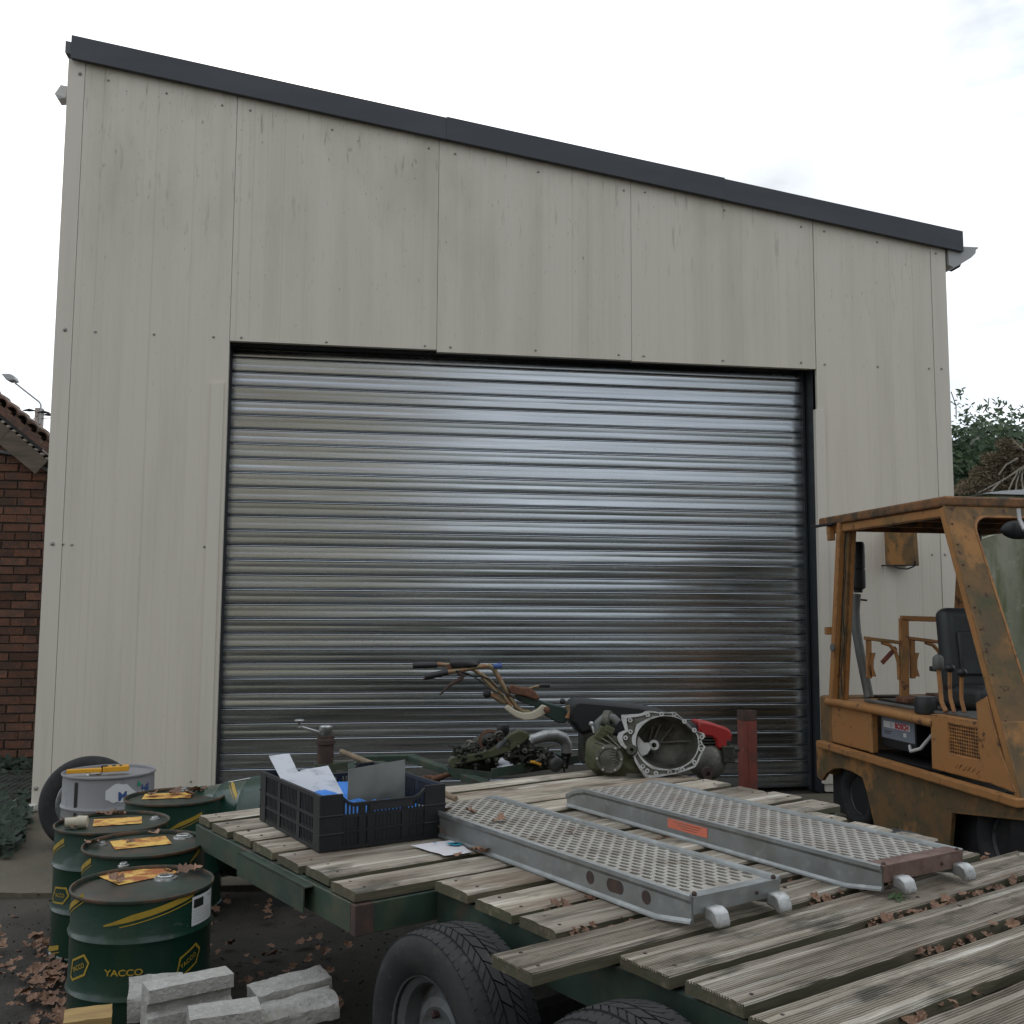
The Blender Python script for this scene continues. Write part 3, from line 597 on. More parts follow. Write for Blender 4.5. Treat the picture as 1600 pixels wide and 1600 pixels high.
def rim_mb():
    r = MB()
    r.lathe([(.168, -.082), (.172, -.086), (.170, -.074), (.158, -.066), (.150, -.058), (.147, -.035), (.142, -.018), (.125, -.022), (.112, -.038), (.090, -.044), (.070, -.036), (.055, -.030), (.046, -.030)], 48)
    r.lathe([(.158, .07), (.150, .05), (.147, 0), (.147, -.035)], 48)
    return r
tyre_me = wheel_mesh().mesh('tyre', M['rubber'], 30); rim_me = rim_mb().mesh('rim', M['rim'], 35)
hub_me = MB().lathe([(.046, -.030), (.046, -.055), (.036, -.066), (.020, -.070), (0, -.071)], 24).mesh('hub', M['hub'], 30)
hb = MB()
for k in range(5):
    a = 2 * pi * k / 5 + .3; hb.lathe([(.011, -.036), (.011, -.052), (.007, -.056), (0, -.056)], 6, T(.072 * cos(a), .072 * sin(a), -.0))
nut_me = hb.mesh('wheel_nut', M['hub'])
def add_wheel(parent, u, v, z, flip=False):
    e = bpy.data.objects.new('wheel', None); COL.objects.link(e); e.parent = parent; e.location = (u, v, z)
    e.rotation_euler = (0, pi / 2 * (-1 if flip else 1), 0)
    for nme, me in (('tyre', tyre_me), ('rim', rim_me), ('hub', hub_me), ('wheel_nut', nut_me)):
        o = inst(me, nme, e); o.rotation_euler = (0, 0, rnd.uniform(0, 6))
    return e
for v in (-.318, -.985):
    add_wheel(tr, .122, v, R0); add_wheel(tr, 2.10, v, R0, True)
# draw frame beyond the deck: two arms meeting at the jockey wheel clamp
def dp(px, py, z): return uvw(onZ(px, py, z))
c0 = dp(755, 1224, .53); c1 = dp(642, 1184, .53); c2 = dp(505, 1196, .53); c3 = Vector((.25, 1.28, .53))
MB().bar(c0 + (c0 - c1) * .1, c1, .055, .035).build('draw_bar', M['greensteel'], tr, bevel=.003)
MB().bar(c1 + Vector((.03, 0, 0)), dp(560, 1186, .53), .055, .035).build('draw_bar', M['greensteel'], tr, bevel=.003)
MB().bar(dp(560, 1190, .53), dp(600, 1250, .53), .06, .035).build('draw_bar', M['greensteel'], tr, bevel=.003)
cp = dp(565, 1196, .545)
MB().prism([(-.12, -.11), (.16, -.07), (.16, .05), (.02, .11), (-.12, .07)], (cp.x, cp.y, .55), (1, 0, 0), (0, 1, 0), .02).build('coupling_plate', M['greensteel'], tr, bevel=.003)
MB().tube([(cp.x + .02 + .055 * cos(a), cp.y + .055 * sin(a), .558) for a in np.linspace(0, 2 * pi, 20)], .006, 6, caps=False).build('lifting_eye', M['greensteel'], tr)
MB().tube([uvw(onZ(690, 1215, .5)), uvw(onZ(666, 1216, .52)), uvw(onZ(660, 1222, .5)), uvw(onZ(708, 1208, .53))], .014, 8).build('rusty_link', M['rust'], tr, smooth=60)
MB().ico(uvw(onZ(672, 1218, .47)), .05, sub=2, jit=.5, sc=(1.6, .8, .5)).build('hitch_lock', M['rust'], tr, smooth=50)
# tray rails on the draw frame
q0 = dp(768, 1208, .56); q1 = dp(905, 1186, .56)
MB().bar(q0, q1, .008, .045).build('tray_rail', M['greensteel'], tr, bevel=.001)
q2 = dp(700, 1204, .56)
MB().bar(q2, q0 + Vector((.0, 0, -.01)), .006, .03).build('tray_rail', M['greensteel'], tr)
qs = [dp(702, 1206, .50), dp(768, 1216, .50), dp(905, 1196, .50), dp(880, 1180, .50), dp(720, 1186, .50)]
MB().prism([(p.x, p.y) for p in qs], (0, 0, .52), (1, 0, 0), (0, 1, 0), .006).build('tray_floor', M['greensteel'], tr)
# jockey wheel tube with its crank
YJ = -2.0
jb = onY(508, 1196, YJ); jt = onY(509, 1149, YJ)
jw = bpy.data.objects.new('jockey_wheel', None); COL.objects.link(jw); jw.parent = tr; jw.location = uvw(jb)
h_ = jt.z - jb.z
MB().lathe([(.040, -.38), (.040, -.02), (.042, .0), (.042, h_ - .045), (.050, h_ - .042), (.050, h_ - .02), (.044, h_ - .017), (.044, h_), (0, h_ + .002)], 24).build('tube', M['hub'], jw, smooth=35)
kn = onY(468, 1127, YJ); ka = onY(468, 1134, YJ); kc = onY(512, 1145, YJ)
L_ = lambda p: uvw(p) - Vector(jw.location)
MB().lathe([(0, 0), (.030, 0), (.034, .008), (.034, .045), (.026, .052), (0, .054)], 20, T(0, 0, h_)).build('cap', M['silver'], jw, smooth=35)
MB().bar(L_(kc) + Vector((0, 0, -.01)), L_(ka) + Vector((0, 0, -.004)), .022, .014).build('crank_arm', M['silver'], jw, bevel=.003)
kp = L_(kn); MB().lathe([(.006, -.035), (.007, -.012), (.012, -.008), (.025, -.001), (.026, .005), (.020, .010), (0, .011)], 16, Matrix.Translation(kp)).build('crank_knob', M['silver'], jw, smooth=50)
MB().lathe([(.060, -.03), (.060, .012), (.045, .012), (.045, -.03)], 8, loop=True).box(.05, .12, -.02, .02, -.025, .01).build('clamp', M['greensteel'], jw)
MB().lathe([(.02, -.03), (.10, -.03), (.11, -.02), (.11, .02), (.10, .03), (.02, .03)], 24, T(0, 0, -.46, rx=pi / 2), loop=True).build('wheel', M['rubber'], jw, smooth=40)

# ------------------------------------------------------------------ ramps
def ramp(px_corners, label, deckmat, sideholes, rusty):
    """corners on the deck-top plane: far left, far right, near left, near right"""
    fl, frr, nl, nr = px_corners
    axis = (fl - nl); Ln = axis.length; d = axis.normalized(); x_ = Vector((d.y, -d.x, 0))
    Wd = ((nr - nl).dot(x_) + (frr - fl).dot(x_)) / 2
    rz = atan2(d.y, d.x) - pi / 2
    r = thing('loading_ramp', label, 'ramp', (nl.x, nl.y, DZ + .004), rz, 'perforated loading ramps lying on the trailer deck')
    H = .080
    # perforated deck: staggered oblong holes cut as real openings
    dk = MB(); x0, x1 = .018, Wd - .018; y0, y1 = .035, Ln - .03
    rows = 12 if Wd < .33 else 13; nyc = int((y1 - y0) / .046)
    cy = (y1 - y0) / nyc; cx = (x1 - x0) / rows
    def tz(y): 
        k = max(0, (y / Ln - .9) / .1) ; return H - .040 * k * k
    for i in range(rows):
        for j in range(-1, nyc + 1):
            sh_ = .5 if i % 2 else 0
            a, b = x0 + i * cx, x0 + (i + 1) * cx; lo, hi = y0 + (j + sh_) * cy, y0 + (j + 1 + sh_) * cy
            if hi <= y0 + .001 or lo >= y1 - .001: continue
            lo_, hi_ = max(lo, y0), min(hi, y1)
            if lo_ > lo + 1e-4 or hi_ < hi - 1e-4:
                dk.add([(a, lo_, tz(lo_)), (b, lo_, tz(lo_)), (b, hi_, tz(hi_)), (a, hi_, tz(hi_))], [(0, 1, 2, 3)]); continue
            mx_, my_ = (a + b) / 2, (lo + hi) / 2; hx, hy = cx * .39, cy * .37
            out_ = [(a, lo), (b, lo), (b, my_), (b, hi), (a, hi), (a, my_)]
            hole = [(mx_ - hx * .55, my_ - hy), (mx_ + hx * .55, my_ - hy), (mx_ + hx, my_), (mx_ + hx * .55, my_ + hy), (mx_ - hx * .55, my_ + hy), (mx_ - hx, my_)]
            vs = [(x, y, tz(y)) for x, y in out_] + [(x, y, tz(y) + .0012) for x, y in hole] + [(x, y, tz(y) - .004) for x, y in hole]
            dk.add(vs, [(k, (k + 1) % 6, 6 + (k + 1) % 6, 6 + k) for k in range(6)] + [(6 + k, 6 + (k + 1) % 6, 12 + (k + 1) % 6, 12 + k) for k in range(6)])
    dk.build('perforated_deck', deckmat, r)
    # deck border strips
    bd = MB()
    ny = 24
    for (a, b) in ((.004, x0), (x1, Wd - .004)):
        vs = []
        for j in range(ny + 1):
            y = Ln * j / ny; vs += [(a, y, tz(y) + .001), (b, y, tz(y) + .0)]
        bd.add(vs, [(2 * j, 2 * j + 1, 2 * j + 3, 2 * j + 2) for j in range(ny)])
    bd.add([(0.0, 0, H + .0005), (Wd, 0, H + .0005), (Wd, y0, H), (0, y0, H)], [(0, 1, 2, 3)])
    bd.add([(x0, y1, tz(y1)), (x1, y1, tz(y1)), (x1, Ln, tz(Ln)), (x0, Ln, tz(Ln))], [(0, 1, 2, 3)])
    bd.build('deck_border', M['alu'], r)
    # side rails: channel with rolled top lip and foot flange, cut back at the near end
    for side in (0, 1):
        s_ = 1 if side else -1; xx = Wd if side else 0
        rl = MB(); vs = []; prf = None
        for j in range(ny + 1):
            y = Ln * j / ny; t = tz(y)
            zb = .0 if j > 1 else .018 - .009 * j
            prf = [(xx + s_ * .000, t), (xx + s_ * .002, t + .006), (xx + s_ * .007, t + .009), (xx + s_ * .011, t + .005), (xx + s_ * .011, t - .006), (xx + s_ * .004, t - .016), (xx + s_ * .004, zb + .012), (xx + s_ * .009, zb + .005), (xx + s_ * .010, zb), (xx - s_ * .004, zb), (xx - s_ * .002, t - .016)]
            vs += [(x, y, z) for x, z in prf]
        n = len(prf); fs = [(j * n + k, j * n + (k + 1) % n, (j + 1) * n + (k + 1) % n, (j + 1) * n + k) for j in range(ny) for k in range(n)] + [tuple(range(n)), tuple(reversed(range(ny * n, ny * n + n)))]
        if not side: fs = [tuple(reversed(f)) for f in fs]
        rl.add(vs, [tuple(reversed(f)) for f in fs]); rl.build('side_rail', M['alu'], r, smooth=22)
    for (y, ln) in sideholes:
        hb = MB(); pts = [(ln / 2 * (1 if cos(a) > 0 else -1) + .018 * cos(a), .018 * sin(a)) for a in np.linspace(0, 2 * pi, 20, endpoint=False)]
        hb.prism(pts, (-.0042, y, .043), (0, -1, 0), (0, 0, 1), .001); hb.build('side_hole', M['hub'], r)
    # near end cap and hook lugs
    ec = MB().box(.0, Wd, -.004, .006, H - .040, H + .002); ec.build('end_plate', M['rustpaint'] if rusty else M['alu'], r)
    if rusty: MB().box(-.004, Wd + .004, -.004, .05, H + .002, H + .006).build('end_strip', M['rustpaint'], r)
    for xx in (.035, Wd - .05):
        lg = MB()
        pr = [(0.0, .004), (.0, .036), (-.026, .038), (-.042, .030), (-.050, .008), (-.050, -.006), (-.034, -.008), (-.028, 0.0), (-.014, .004)]
        lg.prism(pr, (xx, -.002, H - .062), (0, 1, 0), (0, 0, 1), -.044)
        lg.build('hook_lug', M['castalu'], r, bevel=.005, seg=2, smooth=40)
    mb = MB()
    for xx in (.012, Wd - .012): mb.ico((xx, .006, H + .006), .007)
    mb.ico((Wd * .72, -.005, H - .02), .005); mb.build('bolt', M['hub'], r)
    return r
zr = DZ + .082
far_l = Vector((0, 0, 0))
nl, nr = onZ(1082, 1404, zr), onZ(1222, 1377, zr); le = onZ(692, 1272, zr); fr_ = onZ(745, 1239, zr)
dl = (le - nl).normalized(); Ln = (fr_ - nl).dot(dl)
ramp1 = ramp((nl + dl * Ln, fr_, nl, nr), 'grey perforated loading ramp between the black crate and the other ramp', M['aludeck'], [(.62 * .64, .0), (.50 * .58, .035), (.165, .0), (1.33, 0)], False)
nl, nr, fl_, fr_ = onZ(1379, 1357, zr), onZ(1498, 1330, zr), onZ(887, 1228, zr), onZ(981, 1214, zr)
ramp2 = ramp((fl_, fr_, nl, nr), 'longer perforated loading ramp with a rust red end strip and an orange sticker', M['aludeck2'], [], True)
# sticker on the rail
Ln2 = (fl_ - nl).length
ys = [0, 0]
# fraction along the rail from pixel positions
def along(px, py):
    q = onP(px, py, nl, Vector(((fl_ - nl).y, -(fl_ - nl).x, 0))); return (q - nl).dot((fl_ - nl).normalized())
ya, yb = along(1045, 1284), along(1107, 1298)
MB().box(-.0055, -.0045, yb, ya, .028, .060).build('sticker', M['sticker_o'], ramp2)
mb = MB()
for k in range(3): mb.box(-.0062, -.0056, yb + .03 + .01 * k, ya - .03 - .02 * k, .052 - k * .008, .0535 - k * .008)
mb.build('sticker_lines', M['rustpaint'], ramp2)

# ------------------------------------------------------------------ plastic crate with its load
A_ = Vector((.859, -3.960, DZ)); rzc = radians(23.8)
WC, LC, HC = .452, .585, .178
cr_ = thing('plastic_crate', 'black slatted plastic crate holding boards and a blue bag on the trailer deck', 'crate', (A_.x, A_.y, DZ + .002), rzc)
MB().box(.012, WC - .012, .012, LC - .012, 0.004, .010).build('base', M['blackp'], cr_)
def cw(p0, p1, dip, nm, solid=True):
    """one crate wall from p0 to p1"""
    p0 = Vector(p0); p1 = Vector(p1); d = (p1 - p0); L = d.length; d.normalize(); nrm = Vector((d.y, -d.x, 0)); mb = MB()
    def P_(s, z, o=0): q = p0 + d * s + nrm * o; return (q.x, q.y, z)
    def top(s):
        k = min(1, max(0, min((s - .06) / .05, (L - .06 - s) / .05))) if dip else 0
        k = k * k * (3 - 2 * k); return HC - .032 * k
    ns = 24
    for i in range(ns):
        a, b = L * i / ns, L * (i + 1) / ns
        for zf0, zf1, o0, o1 in ((lambda s: top(s) - .012, top, .004, -.008), ):
            mb.add([P_(a, zf0(a), o0), P_(b, zf0(b), o0), P_(b, zf1(b), o0), P_(a, zf1(a), o0), P_(a, zf0(a), o1), P_(b, zf0(b), o1), P_(b, zf1(b), o1), P_(a, zf1(a), o1)],
                   [(0, 1, 2, 3), (3, 2, 6, 7), (5, 4, 7, 6), (1, 0, 4, 5)])
    for z0, z1, o in ((0, .012, .003), (.052, .060, .003), (.100, .110, .003), (.012, .052, 0) if solid else (.012, .02, 0), (.060, .100, 0) if dip else (.060, .066, 0)):
        q = [P_(0, z0, o), P_(L, z0, o), P_(L, z1, o), P_(0, z1, o), P_(0, z0, -.005), P_(L, z0, -.005), P_(L, z1, -.005), P_(0, z1, -.005)]
        mb.add(q, [(0, 1, 2, 3), (3, 2, 6, 7), (5, 4, 7, 6), (1, 0, 4, 5), (0, 3, 7, 4), (1, 5, 6, 2)])
    # vertical bars leaving real slots
    s = .006
    while s < L:
        wide = any(abs(s - c_) < .02 for c_ in (.01, L * .33, L * .66, L - .02)); w_ = .024 if wide else .006
        for z0, z1 in ((.012, .052), (.060, .100), (.110, top(min(L, s + w_ / 2)) - .010)):
            o = .004 if wide else .001
            q = [P_(s, z0, o), P_(min(L, s + w_), z0, o), P_(min(L, s + w_), z1, o), P_(s, z1, o), P_(s, z0, -.004), P_(min(L, s + w_), z0, -.004), P_(min(L, s + w_), z1, -.004), P_(s, z1, -.004)]
            mb.add(q, [(0, 1, 2, 3), (5, 4, 7, 6), (0, 3, 7, 4), (1, 5, 6, 2)])
        s += w_ + .0075
    mb.build(nm, M['blackp'], cr_)
cw((0, 0, 0), (WC, 0, 0), True, 'end_wall'); cw((WC, 0, 0), (WC, LC, 0), False, 'side_wall', False); cw((WC, LC, 0), (0, LC, 0), True, 'end_wall'); cw((0, LC, 0), (0, 0, 0), False, 'side_wall', False)
for x, y in ((0, 0), (WC, 0), (WC, LC), (0, LC)):
    sx = 1 if x == 0 else -1; sy = 1 if y == 0 else -1
    mb = MB(); mb.box(*sorted((x - sx * .005, x + sx * .075)), *sorted((y - sy * .005, y + sy * .001)), 0, HC + .002); mb.box(*sorted((x - sx * .005, x + sx * .001)), *sorted((y, y + sy * .055)), 0, HC + .002)
    mb.box(*sorted((x - sx * .008, x + sx * .078)), *sorted((y - sy * .008, y)), .050, .056).box(*sorted((x - sx * .008, x + sx * .078)), *sorted((y - sy * .008, y)), .108, .114)
    mb.build('corner', M['blackp'], cr_, bevel=.0015)
# label panel on the front wall
MB().box(.17, .33, -.0075, -.004, .116, .138).build('handle_plate', M['blackm'], cr_)
R_c = Matrix.Rotation(rzc, 4, 'Z')
def CW(x, y, z): q = R_c @ Vector((x, y, 0)); return Vector((A_.x + q.x, A_.y + q.y, DZ + z))
bag = MB(); nb_ = 28
vs = []
for j in range(nb_ + 1):
    for i in range(nb_ + 1):
        x = .02 + (WC - .04) * i / nb_; y = .02 + (LC - .04) * j / nb_
        e = min(i, j, nb_ - i, nb_ - j) / nb_
        z = .02 + min(1, e * 9) * (.108 + .045 * noise.noise(Vector((x * 9, y * 9, 2))) + .012 * noise.noise(Vector((x * 34, y * 34, 5))))
        q = CW(x, y, z); vs.append((q.x - CW(.2, .3, 0).x, q.y - CW(.2, .3, 0).y, q.z - DZ))
bag.add(vs, [(j * (nb_ + 1) + i, j * (nb_ + 1) + i + 1, (j + 1) * (nb_ + 1) + i + 1, (j + 1) * (nb_ + 1) + i) for j in range(nb_) for i in range(nb_)])
c_ = CW(.2, .3, 0)
tag(bag.build('plastic_bag', M['blue'], smooth=60, loc=(c_.x, c_.y, DZ)), 'crumpled bright blue plastic bag filling the bottom of the black crate', 'bag')
# white board leaning in the crate
pn = Vector((-.25, -1, .62)).normalized(); pp = CW(.18, .20, .10)
pts = [onP(x, y, pp, pn) for x, y in [(419.5, 1181), (451.5, 1177), (464, 1203), (467, 1206), (471, 1203), (512.5, 1196), (546, 1258), (520, 1263), (462, 1262)]]
ex = Vector((1, 0, 0)); ex = (ex - pn * ex.dot(pn)).normalized(); ey = pn.cross(ex)
if ey.z < 0: ey = -ey
o_ = pts[7]
wb = MB(); wb.prism([((p - o_).dot(ex), (p - o_).dot(ey)) for p in reversed(pts)], (0, 0, 0), ex, ey, .008 * (1 if ex.cross(ey).dot(pn) > 0 else -1))
tag(wb.build('white_board', M['whitepanel'], loc=o_, bevel=.001), 'scuffed white notched board leaning out of the left side of the black crate', 'board')
# zinc sheet
e_ = (R_c @ Vector((1, 0, 0))); nn = Vector((e_.y, -e_.x, .06)).normalized(); pp = CW(.2, .075, .10)
pts = [onP(x, y, pp, nn) for x, y in [(545, 1202), (633, 1187), (632.5, 1264), (542.5, 1272)]]
o_ = pts[3]; ex = e_.copy(); ex = (ex - nn * ex.dot(nn)).normalized(); ey = Vector((0, 0, 1)); ey = (ey - nn * ey.dot(nn)).normalized()
ms = MB(); ms.prism([((p - o_).dot(ex), (p - o_).dot(ey)) for p in reversed(pts)], (0, 0, 0), ex, ey, .004)
tag(ms.build('metal_sheet', M['sheet'], loc=o_), 'plain grey metal sheet standing upright in the black crate', 'sheet')
# wooden handle
p0 = onY(533, 1174, -2.55); p1 = onZ(712, 1249, DZ + .016)
st = MB(); st.tube([(0, 0, 0)] + [tuple((p1 - p0) * t + Vector((0, 0, .004 * sin(9 * t)))) for t in (.3, .6, .85, 1)], [.012, .013, .014, .0145, .012], 10)
tag(st.build('wooden_handle', M['stick'], smooth=50, loc=p0), 'long bare wooden handle lying behind the crate across the deck edge', 'pole')
# paper
pts = [onZ(x, y, DZ + .010) for x, y in [(641, 1319.5), (707, 1311), (740, 1331), (694, 1336)]]
o_ = pts[3]; pa = MB(); n_ = 8; vs = []
for j in range(n_ + 1):
    for i in range(n_ + 1):
        s_, t_ = i / n_, j / n_; q = (pts[0] * (1 - s_) + pts[1] * s_) * (1 - t_) + (pts[3] * (1 - s_) + pts[2] * s_) * t_
        q = q - o_; vs.append((q.x, q.y, q.z + .004 * noise.noise(Vector((s_ * 3, t_ * 3, 1))) - .002))
pa.add(vs, [(j * (n_ + 1) + i, (j + 1) * (n_ + 1) + i, (j + 1) * (n_ + 1) + i + 1, j * (n_ + 1) + i + 1)[::-1] for j in range(n_) for i in range(n_)])
pao = pa.build('paper_sheet', M['paper'], smooth=60, loc=o_)
tag(pao, 'white sheet of paper with small teal blots lying flat beside the crate', 'paper')
mb = MB()
for (x, y, r_) in ((707, 1318, .014), (712, 1319.5, .015), (716, 1318, .010), (680, 1317, .005)):
    q = onZ(x, y, DZ + .0135) - o_; mb.prism([(r_ * 1.4 * cos(a) * (1 + .3 * sin(a * 3)), r_ * sin(a)) for a in np.linspace(0, 2 * pi, 9, endpoint=False)], (q.x, q.y, q.z + .001), (1, 0, 0), (0, 1, 0), .0005)
tag(mb.build('print', M['teal'], pao), kind='stuff')
# ------------------------------------------------------------------ oil drums
def text_shape(body, size, bold=0.0, extrude=0):
    cu = bpy.data.curves.new('t', 'FONT'); cu.body = body; cu.size = size; cu.align_x = 'CENTER'; cu.align_y = 'CENTER'; cu.offset = bold; cu.resolution_u = 4; cu.extrude = extrude
    ob = bpy.data.objects.new('t', cu); COL.objects.link(ob); bpy.context.view_layer.update()
    me = bpy.data.meshes.new_from_object(ob.evaluated_get(bpy.context.evaluated_depsgraph_get()))
    vs = [tuple(v.co) for v in me.vertices]; fs = [tuple(p.vertices) for p in me.polygons]
    bpy.data.objects.remove(ob); bpy.data.curves.remove(cu); bpy.data.meshes.remove(me)
    return vs, fs
def wrap(vs, R, a0, z0, rot=0, sx=1.0):
    out = []
    for v in vs:
        x, y = v[0] * sx, v[1]; x, y = x * cos(rot) - y * sin(rot), x * sin(rot) + y * cos(rot)
        a = a0 + x / R; out.append((R * cos(a), R * sin(a), z0 + y))
    return out
def strip(line, R, a0, mb, n=24):
    """band given by lower/upper curve functions of s in 0..1 -> (x, zlow, zhigh)"""
    vs = []
    for i in range(n + 1):
        x, zl, zh = line(i / n); a = a0 + x / R; vs += [(R * cos(a), R * sin(a), zl), (R * cos(a), R * sin(a), zh)]
    mb.add(vs, [(2 * i, 2 * i + 2, 2 * i + 3, 2 * i + 1) for i in range(n)])
def drum_prof(R, H, hoops):
    p = [(0, .012), (R - .014, .012), (R - .012, 0), (R - .002, 0), (R - .002, .010), (R - .008, .016), (R - .007, .022)]
    for h in hoops: p += [(R - .007, h - .018), (R - .003, h - .008), (R, h), (R - .003, h + .008), (R - .007, h + .018)]
    p += [(R - .007, H - .034), (R - .009, H - .018), (R - .008, H - .011)]
    return p
drum_cache = {}
def make_drum(name, label, loc, R=.222, H=.50, rz=0, hoops=(.165, .315), body='drum', lid='drumlid', group='dark green oil drums beside the trailer', marks=True, tiltv=None, labelpos=(0, 0, .25), bungs=((.13, .05, .028), (-.11, -.06, .014)), cat='drum'):
    d = thing(name, label, cat, loc, rz, group)
    if tiltv: d.rotation_euler = tiltv
    bd_ = MB().lathe(drum_prof(R, H, hoops), 64); bd_.v = [(x * (1 + .007 * noise.noise(Vector((x * 9, y * 9, z * 8 + loc[0] * 7)))), y * (1 + .007 * noise.noise(Vector((x * 9, y * 9, z * 8 + loc[0] * 7)))), z) for x, y, z in bd_.v]
    bd_.build('body', M[body], d, smooth=35)
    MB().lathe([(R - .0085, H - .012), (R - .001, H - .010), (R + .0005, H - .004), (R - .001, H), (R - .006, H), (R - .009, H - .006)], 64, loop=True).build('rim', M['rim_rust'] if body == 'drum' else M[body], d, smooth=50)
    vs = []
    MB().lathe([(0, H - .014), (R * .5, H - .0135), (R - .03, H - .013), (R - .018, H - .0175), (R - .008, H - .016)], 48).build('lid', M[lid], d, smooth=40)
    for (x, y, r_) in bungs:
        b = MB(); b.lathe([(r_ * 1.5, -.001), (r_ * 1.45, .004), (r_ * 1.1, .0055), (r_, .0035), (r_, .010), (r_ * .9, .0125), (r_ * .75, .012), (r_ * .7, .007), (0, .006)], 24, T(x, y, H - .013))
        if r_ > .02: b.bar((x - r_ * .7, y, H - .003), (x + r_ * .7, y, H - .003), .008, .006)
        b.build('bung_cap', M['silver'], d, smooth=40)
    return d
def lid_label(d, H, x, y, rot, w=.155, h=.115, seed=0):
    mb = MB(); n = 10; vs = []
    for j in range(n + 1):
        for i in range(n + 1):
            a, b = (i / n - .5) * w, (j / n - .5) * h
            e = (i in (0, n)) or (j in (0, n))
            if e: a += .003 * noise.noise(Vector((i, j, seed))); b += .003 * noise.noise(Vector((j, i, seed + 4)))
            z = H - .0105 + .0014 * noise.noise(Vector((i * .8, j * .8, seed)))
            vs.append((x + a * cos(rot) - b * sin(rot), y + a * sin(rot) + b * cos(rot), z))
    mb.add(vs, [(j * (n + 1) + i, j * (n + 1) + i + 1, (j + 1) * (n + 1) + i + 1, (j + 1) * (n + 1) + i) for j in range(n) for i in range(n)])
    return mb.build('lid_label', M['lidlabel'], d, smooth=60)
def swoosh(d, R, a0, z0, dx=.20, dz=.095):
    """yellow flash: a tapering band with a thin line under it"""
    mb = MB(); r = R - .0055
    def f1(s): x = s * dx; z = z0 + dz * s ** 1.12; return x, z, z + .004 + .016 * min(1, s * 3.2) ** .9 * (1 - .1 * s)
    def f2(s): x = .05 + s * (dx - .045); t = x / dx; z = z0 + dz * t ** 1.12 - .009; return x, z - .0022, z + .0010
    strip(f1, r, a0, mb); strip(f2, r, a0, mb)
    return mb.build('yellow_flash', M['yellowprint'], d)
def logo(d, R, a0, z0, size=1.0, rot=.35):
    """hexagonal badge outline around the name"""
    r = R - .005; mb = MB()
    hexo = [(-.050, -.012), (-.040, -.026), (.022, -.026), (.050, .0), (.040, .026), (-.022, .026)]
    hexi = [(x * .86, y * .78) for x, y in hexo]
    def sub(poly, k=4): return [(poly[i][0] * (1 - t / k) + poly[(i + 1) % len(poly)][0] * t / k, poly[i][1] * (1 - t / k) + poly[(i + 1) % len(poly)][1] * t / k) for i in range(len(poly)) for t in range(k)]
    A, B = sub(hexo), sub(hexi); n = len(A)
    vs = wrap([(x * size, y * size) for x, y in A + B], r, a0, z0, rot); mb.add(vs, [(i, (i + 1) % n, n + (i + 1) % n, n + i) for i in range(n)])
    tv, tf = text_shape('YACCO', .0165 * size, .0004); mb.add(wrap(tv, r, a0, z0, rot, 1.0), tf)
    return mb.build('badge', M['yellowprint'], d)
def name_print(d, R, a0, z0, size=.022):
    mb = MB(); tv, tf = text_shape('YACCO', size, .0006); mb.add(wrap(tv, R - .0055, a0, z0, 0, 1.25), tf); return mb.build('name_print', M['yellowprint'], d)
R_ = .222
cB = (.293, -3.85, 0); H_ = .50
# angle of the camera as seen from a drum
def face(c): return atan2(CAM.y - c[1], CAM.x - c[0])
def ang_at(c, R, px):
    """angle on the cylinder whose surface meets the ray through column px"""
    best = None
    for k in range(720):
        a = face(c) + radians(-90 + k * .25); p = Vector((c[0] + R * cos(a), c[1] + R * sin(a), .3)) - CAM
        q = 800 + F_PX * p.dot(_r) / p.dot(_f)
        if best is None or abs(q - px) < best[0]: best = (abs(q - px), a)
    return best[1]
def z_at(c, R, px, py):
    a = ang_at(c, R, px); p = Vector((c[0] + R * cos(a), c[1] + R * sin(a), 0)); n_ = Vector((cos(a), sin(a), 0)); return onP(px, py, p, n_).z
def on_lid(c, px, py, H=.49): q = onZ(px, py, H); return q.x - c[0], q.y - c[1]
cA = (-.029, -2.866, 0); cC = (.184, -3.275, 0); cD = (.124, -2.303, 0); cG = (-.36, -1.506, 0)
# front drum
bx1 = on_lid(cB, 259, 1371); bx2 = on_lid(cB, 193, 1352)
dB = make_drum('oil_drum', 'nearest green oil drum, white paper label on its side, behind the concrete blocks', cB, bungs=((bx1[0], bx1[1], .026), (bx2[0], bx2[1], .013)), hoops=(z_at(cB, R_, 215, 1565), z_at(cB, R_, 215, 1475)))
l1 = on_lid(cB, 218, 1366); lid_label(dB, H_, l1[0], l1[1], radians(38), .215, .150, 1)
a1 = ang_at(cB, R_, 157); a2 = ang_at(cB, R_, 299); zz1 = z_at(cB, R_, 157, 1449); zz2 = z_at(cB, R_, 299, 1402)
swoosh(dB, R_, a1, zz1, R_ * (a2 - a1), zz2 - zz1)
name_print(dB, R_, ang_at(cB, R_, 192), z_at(cB, R_, 192, 1522), .026)
logo(dB, R_, ang_at(cB, R_, 297), z_at(cB, R_, 297, 1501), 1.15, .42)
logo(dB, R_, ang_at(cB, R_, 119), z_at(cB, R_, 119, 1513), 1.15, .42)
swoosh(dB, R_, ang_at(cB, R_, 118) - .8, z_at(cB, R_, 120, 1408) - .085, R_ * .86, .095)
aw = ang_at(cB, R_, 299); aw2 = ang_at(cB, R_, 329); zt_w = .480; zb_w = z_at(cB, R_, 304, 1447)
mb = MB(); strip(lambda s: (s * R_ * (aw2 - aw), zb_w, zt_w - .0), R_ - .0045, aw, mb, 14); mb.build('paper_label', M['whiteprint'], dB)
mb = MB(); hh = zt_w - zb_w; ww = R_ * (aw2 - aw)
strip(lambda s: (ww * .06 + s * ww * .40, zt_w - hh * .40, zt_w - hh * .10), R_ - .0039, aw, mb, 8)
